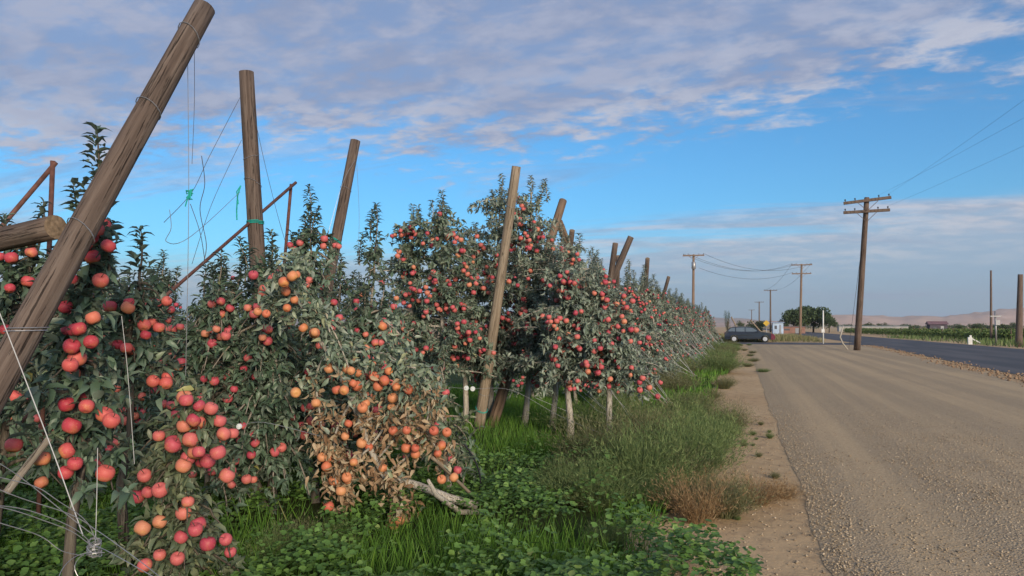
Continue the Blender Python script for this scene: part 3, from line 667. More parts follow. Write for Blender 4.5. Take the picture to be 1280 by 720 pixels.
# the broken, dried tree in front of the second row
def broken_tree():
    rd = random.Random(11); rng = np.random.default_rng(11)
    base = Vector(G(592, 634)); base.z = 0
    t = empty('broken_apple_tree', base, 'broken apple tree with dried brown leaves and orange apples slumped onto the grass', 'apple tree')
    L = lambda u, v, d: P(u, v, d) - base
    tb = MB()
    limb = [L(596, 632, 5.55), L(560, 622, 5.5), L(525, 608, 5.45), L(480, 594, 5.4), L(462, 560, 5.4), L(440, 500, 5.4), L(410, 440, 5.35), L(385, 405, 5.35), L(368, 365, 5.35)]
    tb.tube(limb, [.034, .032, .03, .027, .024, .021, .018, .014, .01], 8, True, .08, rd)
    tb.tube([L(600, 640, 5.6), L(575, 640, 5.5), L(545, 618, 5.3), L(535, 600, 5.2)], [.024, .022, .02, .012], 7, True, .08, rd)
    sp = []; so = []
    arcs = [[(462, 560), (500, 500), (505, 430), (480, 400)], [(440, 500), (470, 470), (520, 460), (545, 500)], [(410, 440), (450, 440), (495, 450), (520, 520)],
            [(462, 560), (440, 580), (425, 600), (430, 620)], [(480, 594), (520, 560), (535, 520), (535, 470)], [(480, 594), (500, 600), (500, 625), (495, 640)],
            [(440, 500), (420, 540), (418, 575), (420, 605)], [(385, 405), (400, 390), (420, 420), (440, 470)], [(470, 575), (500, 540), (515, 500), (500, 470)],
            [(450, 530), (480, 520), (530, 540), (550, 570)], [(430, 480), (455, 500), (470, 560), (465, 610)], [(368, 365), (375, 380), (405, 400), (425, 450)],
            [(410, 440), (395, 470), (400, 520), (405, 560)], [(368, 365), (360, 350), (362, 335), (372, 325)], [(368, 370), (350, 360), (345, 375), (352, 400)]]
    for a in arcs:
        d0 = rd.uniform(5.15, 5.45); ps = [L(u, v, 5.4 + (d0 - 5.4) * i / 3 + rd.uniform(-.05, .05)) for i, (u, v) in enumerate(a)]
        q = [ps[0]] + ps + [ps[-1]]; pts = []
        for i in range(1, 4):
            for s_ in range(4):
                tt = s_ / 4; p0, p1, p2, p3 = q[i - 1:i + 3]; pts.append(.5 * ((2 * p1) + (p2 - p0) * tt + (2 * p0 - 5 * p1 + 4 * p2 - p3) * tt * tt + (3 * p1 - p0 - 3 * p2 + p3) * tt ** 3))
        pts.append(ps[-1]); tb.tube(pts, [.011 * (1 - .6 * i / len(pts)) for i in range(len(pts))], 5, False)
        for i in range(2, len(pts)):
            for _ in range(3):
                sp.append(pts[i] + Vector((rd.gauss(0, .035), rd.gauss(0, .06), rd.gauss(0, .045)))); so.append(Vector((rd.gauss(0, .5), rd.gauss(0, .5) - .3, -.5)).normalized())
    tb.build('trunk', M['bark_pale'], t, True)
    P0 = np.array(sp); O = np.array(so); per = 8
    cd = np.array([.25, -.95, 0])
    A = pick_apples(31, P0, O, 62, cd, .04, .082)
    pos = np.repeat(P0, per, 0) + rng.normal(0, .035, (len(P0) * per, 3)); d = np.repeat(O, per, 0) * .6 + rng.normal(0, .55, pos.shape)
    up = rng.normal(0, .8, d.shape) + np.array([0, -.3, .5]); size = .07 * rng.uniform(.55, 1.1, len(pos)); rnd = rng.beta(1.3, 1.1, len(pos))
    keep = np.ones(len(pos), bool)
    for a in A: keep &= np.sum((pos + d * .03 - (a + cd * .05)) ** 2, 1) > .055 ** 2
    keep &= pos[:, 2] > .02
    pz = pos[:, 2]; green = rng.random(len(pos)) < np.clip((pz - .72) / .5 + (pos[:, 0] < -.95) * .3, .08, .97)
    for nm, sel, mt in (('dry_foliage', keep & ~green, 'leaf_dry'), ('green_foliage', keep & green, 'leaf_mid')):
        link(nm, scatter(LEAF_V, LEAF_T, LEAF_Q, pos[sel], d[sel], up[sel], size[sel], rnd[sel], nm, [M[mt]], rng.uniform(.2, .9, sel.sum())), None, t)
    for a in A:
        o = bpy.data.objects.new('apple', AP['org'][rng.integers(0, 3)]); COL.objects.link(o); o.parent = t; o.location = a; o.rotation_euler = (rng.normal(0, .5), rng.normal(0, .5), rng.uniform(0, 6.28))
    # greener branch tip at the right of the slump
broken_tree()
make_tree(77, rowloc(560, 5.7), 'pale leaved low branchy apple sapling beside the dried broken tree', 1.15, napp=5, mat='leaf_pale', group='apple trees in the trellis rows', Rr=.32, z0=.45, nlat=26, per=6, leaf=.08, shoots=2, shoot_len=(.1, .2))
post(G(606, 636), P(541, 572, 5.0), .014, .012, 'thin tan stake leaning beside the dried broken tree', 'post_tan', 'wooden_stake', 'stake', None, 8)
a_, b_ = P(286, 525, 5.9), P(326, 616, 5.9); post(down(b_, a_), a_, .03, .026, 'grey prop stick leaning in the shade under the second row', 'bark_dark', 'prop_stick', 'stick', None, 8)
post(P(8, 616, 2.9), P(62, 548, 3.0), .016, .014, 'short grey stick slanting above the pale wires at the left edge', 'bark', 'prop_stick', 'stick', None, 8)
post(down(P(345, 585, 5.9), P(352, 545, 5.9)), P(352, 480, 5.9), .04, .035, 'dark trunk stub standing in shade under the second row', 'bark_dark', 'trunk_stub', 'trunk', None, 8)
post(down(P(412, 628, 6.0), P(414, 560, 6.0)), P(414, 520, 6.0), .03, .028, 'dark thin trunk behind the dried broken tree', 'bark_dark', 'trunk_stub', 'trunk', None, 8)
# round pale discs on the irrigation wire
for (u, v, d, lab) in ((583, 485, 8.9, 'left of two pale discs on the wire by the tan post'), (591, 486, 8.9, 'right of two pale discs on the wire by the tan post'), (299, 533, 4.6, 'single pale disc hanging in the shade under the second row')):
    m = MB(); m.tube([(0, -.006, 0), (0, .006, 0)], .03 if d > 5 else .018, 14); m.tube([(0, -.012, 0), (0, -.006, 0)], .008, 8); o = m.build('wire_disc', M['tag'], None, False); o.location = P(u, v, d); tag(o, lab, 'disc', 'pale discs on the wires')
wire([P(560, 484, 8.9), P(591, 486, 8.9), P(640, 488, 8.9), P(700, 520, 8.8), P(760, 545, 8.6)], 'low wire running from the discs past the pale trunks', .0018, 'wire')
wire([P(300, 533, 4.6), P(330, 528, 4.8), P(400, 545, 5.1)], 'low wire holding the single pale disc', .002)
m = MB(); c0 = P(585, 556, 6.0)
pts = [P(580, 555, 6.0), P(592, 572, 6.0), P(600, 595, 6.0), P(599, 615, 6.0), P(596, 632, 5.95)]
o = wire(pts, 'black irrigation hose curving down beside the thin tan stake', .008, 'hose', 'irrigation_hose'); o['category'] = 'hose'; del o['group']

# anchor wires at the row ends
def anchor(x, y, n, label, seed, thick=.003, x2=None):
    rd = random.Random(seed); base = Vector((x, y, .0)); e = empty('anchor_wires', base, label, 'anchor wires', 'anchor wires at the row ends')
    m = MB(); m.tube([(-.02, 0, -.02), (-.06, 0, .22)], .012, 6); m.build('anchor_stake', M['rust'], e)
    for i in range(n):
        top = Vector((-rd.uniform(.7, 1.5), rd.uniform(-.5, .5), rd.uniform(.5, 1.7))); mid = top * .5 + Vector((rd.uniform(-.05, .05), rd.uniform(-.05, .05), -.04))
        m = MB(); m.tube([Vector((rd.uniform(-.07, .07), rd.uniform(-.09, .09), .12)), mid, top], thick, 4); m.build('wire', M['wire_white'], e)
anchor(-1.35, 9.9, 6, 'anchor wires at the road end of the third row', 1, .003)
for ri, y in enumerate(rows):
    anchor(-1.15 + random.uniform(-.1, .1), y - .3, 7 if ri < 6 else 4, f'anchor wires at the road end of the {ords[ri + 3]} row', ri + 2, .0032 + .0005 * ri)
p0 = G(845, 520); post(Vector((p0.x, p0.y, 0)), P(792, 470, 10.8), .016, .014, 'thin tan stick slanting out of the wall toward the weeds', 'post_tan', 'wooden_stake', 'stake', None, 8)

# ------------------------------------------------------------------ grass, mallow, weeds
def veg_area(n, x0, x1, y0, y1, seed, test, ypow=1.0):
    rng = np.random.default_rng(seed); x = rng.uniform(x0, x1, n); y = y0 + (y1 - y0) * rng.random(n) ** ypow
    k = [test(a, b) for a, b in zip(x, y)]; k = np.array(k) > rng.random(n); return x[k], y[k], rng
def in_view(x, y, m=.15):
    # only what the photograph's neighbourhood could see
    a = math.atan2(x, max(.01, y)); return -1.25 < a < .85
def mallow_d(x, y):
    if not in_view(x, y): return 0
    v = fbm(x, y, .9, 21) * .5 + .5; near = 1 if y < 6.4 - .2 * abs(x + 2) else max(0, 1 - (y - 6.0) * .5)
    if x > .08 - max(0, (y - 4.2)) * .55: return 0
    return max(0, min(1, (v - .30) * 4)) * near
def grass_d(x, y):
    if not in_view(x, y) or x > verge_x(y): return 0
    v = fbm(x, y, .7, 33) * .5 + .5; return max(.12, min(1, (v - .25) * 2.2)) * (.35 if x > -1.7 and y > 5 else 1) * (.4 if mallow_d(x, y) > .6 else 1)
BL_V = np.array([(-.035, 0, 0), (.035, 0, 0), (-.028, .4, 0), (.028, .4, 0), (-.016, .75, 0), (.016, .75, 0), (0, 1, 0)])
BL_Q = np.array([(0, 1, 3, 2), (2, 3, 5, 4)]); BL_T = np.array([(4, 5, 6)])
def blades(name, x, y, rng, hmin, hmax, mat, wide=1.0, z=0.0):
    n = len(x); pos = np.stack([x, y, np.full(n, z)], 1); th = rng.uniform(0, 6.28, n)
    d = np.stack([np.cos(th) * .45, np.sin(th) * .45, np.ones(n)], 1) * np.stack([rng.uniform(.3, 2.3, n)] * 2 + [np.ones(n)], 1)
    up = np.stack([np.cos(th + .5), np.sin(th + .5), np.full(n, .1)], 1)
    base = BL_V * np.array([wide, 1, 1]); size = rng.uniform(hmin, hmax, n)
    return link(name, scatter(base, BL_T, BL_Q, pos, d, -up, size, rng.beta(2, 2.5, n), name, [M[mat]], -rng.uniform(.05, .6, n)))
x, y, rng = veg_area(230000, -9, 0, 2.2, 16, 1, grass_d, 1.35); blades('grass', x, y, rng, .06, .22, 'grass', .62)
o = bpy.data.objects['grass']; tag(o, 'green grass growing under and in front of the trellis rows', 'grass', kind='stuff')
x, y, rng = veg_area(60000, -6, .1, 14, 62, 2, lambda a, b: grass_d(a, b) * (1 if a > -3.2 else .15), 1.3); o = blades('far_grass', x, y, rng, .12, .3, 'grass', 2.0)
tag(o, 'grass strip fading along the foot of the far rows', 'grass', kind='stuff')
# mallow: lobed round leaves on mounds
MV = [(0, 0, 0)]; 
for k in range(10):
    th = 2 * math.pi * k / 10 - math.pi / 2; r = (.5, .42)[k % 2] * (.45 if k == 0 else 1); MV.append((r * math.cos(th), r * math.sin(th) + .1, .07 + .05 * (k % 2)))
MV = np.array(MV); MT = np.array([(0, 1 + k, 1 + (k + 1) % 10) for k in range(10)])
x, y, rng = veg_area(110000, -7.5, .3, 2.4, 9.5, 5, mallow_d, 1.2)
hm = np.array([max(.02, .19 + .26 * fbm(a, b, 1.7, 41)) for a, b in zip(x, y)]); z = hm * rng.uniform(.35, 1.0, len(x)) ** .6 + .02
n = len(x); d = rng.normal(0, 1, (n, 3)) * np.array([1, 1, .25]); up = rng.normal(0, .3, (n, 3)) + np.array([0, -.12, 1])
o = link('mallow_ground_cover', scatter(MV, MT, None, np.stack([x, y, z], 1), d, up, rng.uniform(.022, .052, n), rng.beta(2, 2.6, n), 'mallow_ground_cover', [M['mallow']]))
tag(o, 'dense round leaved mallow ground cover in the lower foreground', 'ground cover', kind='stuff')

def weed_geo(seed, n=560, h=.55, spread=.55, dry=False, ol=False):
    rd = random.Random(seed); rng = np.random.default_rng(seed); pos = []; dd = []; sz = []; st = MB()
    V = []; Fq = []
    for i in range(n):
        az = rd.uniform(0, 6.28); r0 = rd.random() ** .7 * spread * .3; L = h * rd.uniform(.5, 1.1); out = rd.uniform(.1, 1.15)
        p = Vector((r0 * math.cos(az), r0 * math.sin(az), 0)); dv = Vector((math.cos(az) * out, math.sin(az) * out, 1)).normalized(); side_ = Vector((-math.sin(az), math.cos(az), 0))
        prev = p; w = .0028; k = 5
        b = len(V)
        for s_ in range(k + 1):
            t = s_ / k; q = p + dv * L * t - Vector((0, 0, L * .22 * t * t * out)) + side_ * .03 * math.sin(t * 3 + i) * L
            V.append(q - side_ * w * (1 - .8 * t)); V.append(q + side_ * w * (1 - .8 * t))
            if s_ > 1:
                for _ in range(3):
                    pos.append(q + Vector((rd.gauss(0, .02), rd.gauss(0, .02), rd.gauss(0, .02)))); dd.append(dv + Vector((rd.gauss(0, .5), rd.gauss(0, .5), rd.gauss(0, .4)))); sz.append(rd.uniform(.02, .055))
        for s_ in range(k): Fq.append((b + 2 * s_, b + 2 * s_ + 1, b + 2 * s_ + 3, b + 2 * s_ + 2))
    nb = len(pos); lv = scatter(BL_V * np.array([1.6, 1, 1]), BL_T, BL_Q, np.array(pos), np.array(dd), rng.normal(0, 1, (nb, 3)), np.array(sz), rng.beta(2, 2, nb), 'weed_clump', [M['weed_dry' if dry else 'weed_olive' if ol else 'weed']])
    return lv, (V, Fq)
def weed_mesh(seed, **kw):
    lv, (V, Fq) = weed_geo(seed, **kw); st = bpy.data.meshes.new('stems'); st.from_pydata(V, [], Fq); at = st.attributes.new('rnd', 'FLOAT', 'POINT'); at.data.foreach_set('value', [random.random() * .9 for _ in V])
    st.materials.append(M['weed_dry' if kw.get('dry') else 'weed_olive' if kw.get('ol') else 'weed']); return lv, st
WG = [weed_mesh(200 + s, ol=s in (1, 4), h=(.55, .5, .62, .45, .58)[s]) for s in range(5)]; WD = [weed_mesh(220 + s, dry=True, n=340) for s in range(2)]
def weed(kind, loc, sc, label, group, sz=1.0):
    lv, st = random.choice(WD if kind == 'dry' else WG); e = empty('weed_clump', loc, label, 'weed clump', group)
    e.rotation_euler = (0, 0, random.uniform(0, 6.28)); e.scale = (sc, sc, sc * sz); link('leaves', lv, None, e); link('stems', st, None, e); return e
def gl(u, v): p = Vector(G(u, v)); p.z = 0; return p
weed('dry', gl(872, 652), .75, 'orange brown dry weed clump nearest the camera on the bare dirt', 'dry weed clumps')
weed('dry', gl(945, 628), .8, 'spreading orange brown dry weed clump reaching over the gravel edge', 'dry weed clumps', .6)
weed('dry', gl(980, 622), .45, 'small dry weed tuft at the right end of the spreading clump', 'dry weed clumps', .6)
weed('green', gl(905, 645), .7, 'green weed clump between the two dry orange clumps', 'green weed clumps')
for (u, v, sc, lab) in ((800, 615, 1.2, 'large feathery green weed clump behind the near dry clump'), (745, 590, 1.1, 'feathery green weed clump below the pale trunks'), (860, 600, 1.15, 'feathery green weed clump upslope of the dry clumps'), (815, 565, 1.2, 'tall green weed clump under the first anchor wires'), (890, 555, 1.0, 'green weed clump leaning over the dirt strip'), (880, 575, .9, 'green weed clump left of the orange spreading clump'), (855, 535, 1.1, 'green weed clump beside the thin tan stick'), (912, 540, .8, 'green weed clump on the dirt strip edge, above the dry clumps')):
    weed('green', gl(u, v), sc, lab, 'green weed clumps')
for i in range(12):
    u = random.uniform(690, 850); v = random.uniform(590, 645)
    weed('green', gl(u, v), random.uniform(.55, .9), 'low feathery green weed clump among the grass below the middle wall', 'low weeds in the grass', .8)
for i in range(64):
    y = 9.5 + 50 * (i / 64) ** 1.15; x = -random.uniform(.4, 2.1) + (.35 if i % 7 == 0 else 0)
    weed('green', (x, y, 0), random.choice((.6, .9, 1.2, 1.6)) * random.uniform(.85, 1.1), 'feathery green weed clump on the verge beside the far trellis rows', 'verge weed clumps', random.uniform(.55, .85))
for i in range(14):
    y = random.uniform(4.0, 14); x = random.uniform(-.15, .42)
    weed('green', (x, y, 0), random.uniform(.06, .15), 'tiny green weed tuft on the bare dirt strip', 'tiny weed tufts')
for i in range(10):
    y = random.uniform(24, 60); x = random.uniform(-.4, .7); weed('green', (x, y, 0), random.uniform(.4, .7), 'small weed clump at the far edge of the dirt strip', 'far dirt strip weeds', .5)
# yellowing tall weed stalks in the foreground
for i, (u, v) in enumerate(((375, 700), (350, 715), (420, 690), (760, 690))):
    weed('green', gl(u, v), .42, f'{["thin", "leggy", "tall", "lone"][i]} weed stalks standing out of the mallow, {["left", "leftmost", "centre left", "right"][i]} of four', 'weed stalks in the mallow', 1.1)
# small sapling near (575,575)
make_tree(88, rowloc(578, 6.0), 'leafy sucker shoot growing from the grass left of the tan post', .62, napp=0, group='apple trees in the trellis rows', Rr=.14, z0=.2, nlat=10, per=6, leaf=.08, shoots=1, shoot_len=(.1, .15), trunk_r=.01)

# gravel stones
def stones(n, seed, x0, x1, y0, y1, smin, smax, name, label, dens=None, ypow=1.6, z=.014):
    rng = np.random.default_rng(seed); x = rng.uniform(x0, x1, n); y = y0 + (y1 - y0) * rng.random(n) ** ypow
    if dens is not None: k = np.array([dens(a, b) for a, b in zip(x, y)]) > rng.random(n); x, y = x[k], y[k]
    n = len(x); base = np.array([(1, 0, 0), (.3, .95, .1), (-.8, .6, 0), (-.85, -.5, .05), (.3, -.9, 0), (.15, .05, .75), (0, 0, -.6)])
    T_ = np.array([(i, (i + 1) % 5, 5) for i in range(5)] + [((i + 1) % 5, i, 6) for i in range(5)])
    d = rng.normal(0, 1, (n, 3)) * np.array([1, 1, .2]); up = rng.normal(0, .25, (n, 3)) + np.array([0, 0, 1]); s_ = smin + (smax - smin) * rng.random(n) ** 2.2
    o = link(name, scatter(base, T_, None, np.stack([x, y, np.full(n, z) + s_ * .25], 1), d, up, s_, rng.random(n), name, [M['stone']])); return tag(o, label, 'gravel', kind='stuff')
M['stone'] = leafmat('stone', [(0, (.17, .135, .095)), (.4, (.31, .245, .168)), (.85, (.40, .325, .23)), (1, (.48, .40, .30))], None, .9, .2, 0)
def gd(x, y):
    if x < gx(y): return 0
    if x > y * .95 + 1: return 0
    e_ = 1.0 if x < gx(y) + .30 else .0
    b_ = max(0, min(1, .5 + 1.3 * (fbm(x, y * .08, .8, 51) + .3 * fbm(x, y, 1.5, 52)))); return max(e_, b_ * .85) * max(0, min(1, (15 - y) / 8))
stones(170000, 3, .4, 7.0, 2.6, 16, .003, .0115, 'gravel_stones', 'loose grey gravel stones on the track', gd, 1.7, .012)
stones(2500, 4, -.6, .5, 3, 14, .004, .014, 'dirt_pebbles', 'scattered pebbles on the bare dirt strip', None, 1.5, .0)
def clod_strip():
    rng = np.random.default_rng(9); n = 2200; y = 12 + 50 * rng.random(n) ** 1.4; x = np.array([road_x(b) for b in y]) - .35 + rng.normal(0, .3, n); keep = np.array([fbm(0, b, .6, 60) for b in y]) > -.25 + rng.normal(0, .15, n); x, y = x[keep], y[keep]; n = len(x)
    base = np.array([(1, 0, 0), (.3, .95, .1), (-.8, .6, 0), (-.85, -.5, .05), (.3, -.9, 0), (.15, .05, .75), (0, 0, -.6)]); T_ = np.array([(i, (i + 1) % 5, 5) for i in range(5)] + [((i + 1) % 5, i, 6) for i in range(5)])
    s_ = .012 + .055 * rng.random(n) ** 3
    o = link('road_edge_clods', scatter(base, T_, None, np.stack([x, y, .01 + s_ * .2], 1), rng.normal(0, 1, (n, 3)) * np.array([1, 1, .2]), rng.normal(0, .25, (n, 3)) + np.array([0, 0, 1]), s_, rng.random(n), 'road_edge_clods', [simple('red_brown_earth', (.27, .185, .12), .95, .1, .3, 6)]))
    tag(o, 'broken reddish dirt clods along the edge of the paved road', 'dirt clods', kind='stuff')
clod_strip()

# ------------------------------------------------------------------ utility poles
def pole(base, top, r, label, arms=(), mat='polewood', insul=True, trans=False, arm_dir=Vector((1, 0, 0)), tilt=0):
    base, top = Vector(base), Vector(top); e = empty('utility_pole', base, label, 'utility pole', 'wooden utility poles'); L = (top - base); m = MB()
    q = L.to_track_quat('Z', 'Y'); m.tube([(0, 0, L.length * i / 8) for i in range(9)], [r * (1 - .32 * i / 8) for i in range(9)], 12, True, .02)
    o = m.build('pole', M[mat], e, True); o.rotation_euler = q.to_euler(); ends = []
    for (dz, hw, tl) in arms:
        c = L * ((L.length - dz) / L.length); ad = (arm_dir * math.cos(tl) + Vector((0, 0, 1)) * math.sin(tl)).normalized(); yv = Vector((0, 0, 1)).cross(ad).normalized()
        m = MB(); rot = Matrix((ad, yv, ad.cross(yv))).transposed(); m.box((0, 0, 0), (hw * 2, .14, .16)); 
        o = m.build('crossarm', M[mat], e); o.location = c - yv * (r * .8 + .05); o.rotation_euler = rot.to_euler()
        for s_ in (-.92, -.5, .5, .92):
            m = MB(); pth = [(0, 0, .08), (0, 0, .13), (0, 0, .16), (0, 0, .2), (0, 0, .23)]; m.tube(pth, [.015, .025, .045, .04, .015], 8); i_ = m.build('insulator', M['hose'], o); i_.location = (s_ * hw, 0, 0)
            ends.append(base + o.location + rot @ Vector((s_ * hw, 0, .22)))
        if hw > 1:
            for s_ in (-1, 1):
                m = MB(); m.tube([(0, 0, 0), (s_ * hw * .45, 0, .55)], .02, 4); b_ = m.build('arm_brace', M[mat], e); b_.location = c - yv * (r + .02) - Vector((0, 0, .6))
    if trans:
        m = MB(); m.tube([(0, 0, 0), (0, 0, .05), (0, 0, .85), (0, 0, .9)], [.2, .26, .26, .2], 12); o = m.build('transformer', M['wire'], e, True); o.location = L * .84 + Vector((.05, -.42, -.2))
    return ends
Lp = lambda u, v: (lambda p: Vector((p.x, p.y, -.1)))(G(u, v))
E1 = pole(Lp(1071, 438), PY(1083.5, 247, 45.5), .20, 'tall leaning utility pole with two crossarms on the dirt beside the road', [(.2, 1.25, R(5)), (.85, 1.22, R(1))])
E2 = pole((PY(1000, 415, 119).x, 119, 0), PY(1002, 330, 119), .21, 'tan utility pole with two crossarms beyond the intersection', [(.15, 1.5, 0), (1.5, 1.4, 0)], 'pole_tan')
E3 = pole((PY(866, 415, 92).x, 92, 0), PY(867, 318, 92), .2, 'utility pole with a transformer rising behind the orchard wall', [(.15, 1.3, 0)], 'pole_tan', trans=True)
E4 = pole((PY(963, 410, 195).x, 195, 0), PY(963, 362, 195), .24, 'second farthest utility pole in the line left of the tree clump', [(.2, 1.6, 0)])
E5 = pole((PY(949, 410, 280).x, 280, 0), PY(949, 377, 280), .27, 'farthest utility pole in the line left of the tree clump', [(.2, 1.6, 0)])
pole((PY(939.5, 410, 400).x, 400, 0), PY(939.5, 387, 400), .25, 'tiny utility pole on the horizon nearest the orchard', [(.2, 1.6, 0)])
pole((PY(1238.7, 420, 80).x, 80, 0), PY(1238.7, 338, 80), .12, 'slender bare pole across the road near the right edge')
pb = PY(1273, 420, 62); pole((pb.x, 62, 0), PY(1275.5, 343, 62), .24, 'thick short pole cut off by the right edge of the picture')
def span(a, b, sag, label, r=.012): return wire([a, b], label, r, 'wire_dark', 'power_line', sag, 'overhead power lines')
far = [Vector((11.2, -22, 10.9)), Vector((9.6, -22, 10.8)), Vector((15, -22, 10.2)), Vector((17.0, -22, 9.9))]
if len(E1) >= 8:
    for i, (s_, t_) in enumerate(((E1[3], far[0]), (E1[2], far[2]), (E1[7], far[3]))):
        span(s_, t_, .8, ['upper', 'middle', 'lower'][i] + ' power line running from the leaning pole to the top right', .0035)
for i, k in enumerate((0, 1, 3)):
    span(E3[k], E2[k], 1.6, ['left', 'middle', 'right'][i] + ' power line between the transformer pole and the tan pole', .02)
span(E3[2] - Vector((0, 0, 1.8)), E2[4], 1.2, 'lowest power line between the transformer pole and the tan pole', .02)
for i, k in enumerate((0, 3)): span(E2[k], E4[k], 1.0, ['left', 'right'][i] + ' power line beyond the tan pole', .02)
# marker poles
def stick_thing(name, pts, r, mat, label, cat, extra=None):
    base = Vector(pts[0]); m = MB(); m.tube([Vector(p) - base for p in pts], r, 8); e = empty(name, base, label, cat); m.build('shaft', mat, e, True)
    if extra: extra(e)
    return e
WH = simple('white_paint', (.6, .6, .58), .6, .3, .12, 4); YE = simple('yellow_paint', (.5, .33, .05), .6, .3, .15, 4)
b0 = Lp(1029, 430); t0_ = PY(1029, 388, b0.y)
def box_on(e):
    m = MB(); m.box((0, -.09, 1.22), (.24, .12, .3)); m.build('meter_box', WH, e)
stick_thing('marker_post', [b0, t0_], .055, WH, 'white marker post with a small box on the dirt edge', 'marker post', box_on)
b0 = Lp(1061, 437); stick_thing('bent_pipe', [b0, b0 + Vector((-.35, 0, .5)), b0 + Vector((-.5, 0, .9)), PY(1054, 408, b0.y)], .05, M['bark_pale'], 'pale bent pipe sticking up left of the leaning pole', 'pipe')
b0 = Vector((PY(1245, 420, 66).x, 66, 0)); stick_thing('meter_pole', [b0, Vector((b0.x, 66, 2.7))], .07, M['wire'], 'short grey meter pole right of the slender pole', 'meter pole', lambda e: [(lambda m: (m.box((0, -.1, 2.3), (.75, .12, .1)), m.box((.1, -.12, 1.8), (.3, .2, .4)), m.build('meter_box', M['wire'], e)))(MB())])
for (a, b, lab) in (((938, 400), (962, 424), 'left tan guy wire guard leaning above the car hood'), ((914, 396), (930, 412), 'tan guy wire guard behind the parked car roof')):
    pb = PY(*b, 74); pb.z = 0; post(pb, PY(*a, 74), .07, .07, lab, 'post_tan', 'guy_guard', 'guy wire guard', 'guy wire guards', 8)
wl_ = [(P(u, v, d) , P(u2, v2, d2), l) for (u, v, d, u2, v2, d2, l) in ()]
wire([PY(1083, 262, 45.5), G(1061, 436)], 'guy wire from the leaning pole down to its left', .012, 'wire_dark', 'guy_wire', 0, None)
b0 = Vector((PY(958, 405, 105).x, 105, 0)); 
def dia(e):
    m = MB(); z = PY(958, 404, 105).z; s_ = .62; m.box((0, -.08, z), (s_, .03, s_), Matrix.Rotation(R(45), 3, 'Y')); o = m.build('sign_panel', YE, e)
stick_thing('road_sign', [b0, Vector((b0.x, 105, PY(958, 408, 105).z))], .05, M['wire'], 'small yellow diamond road sign far beyond the car', 'road sign', dia)

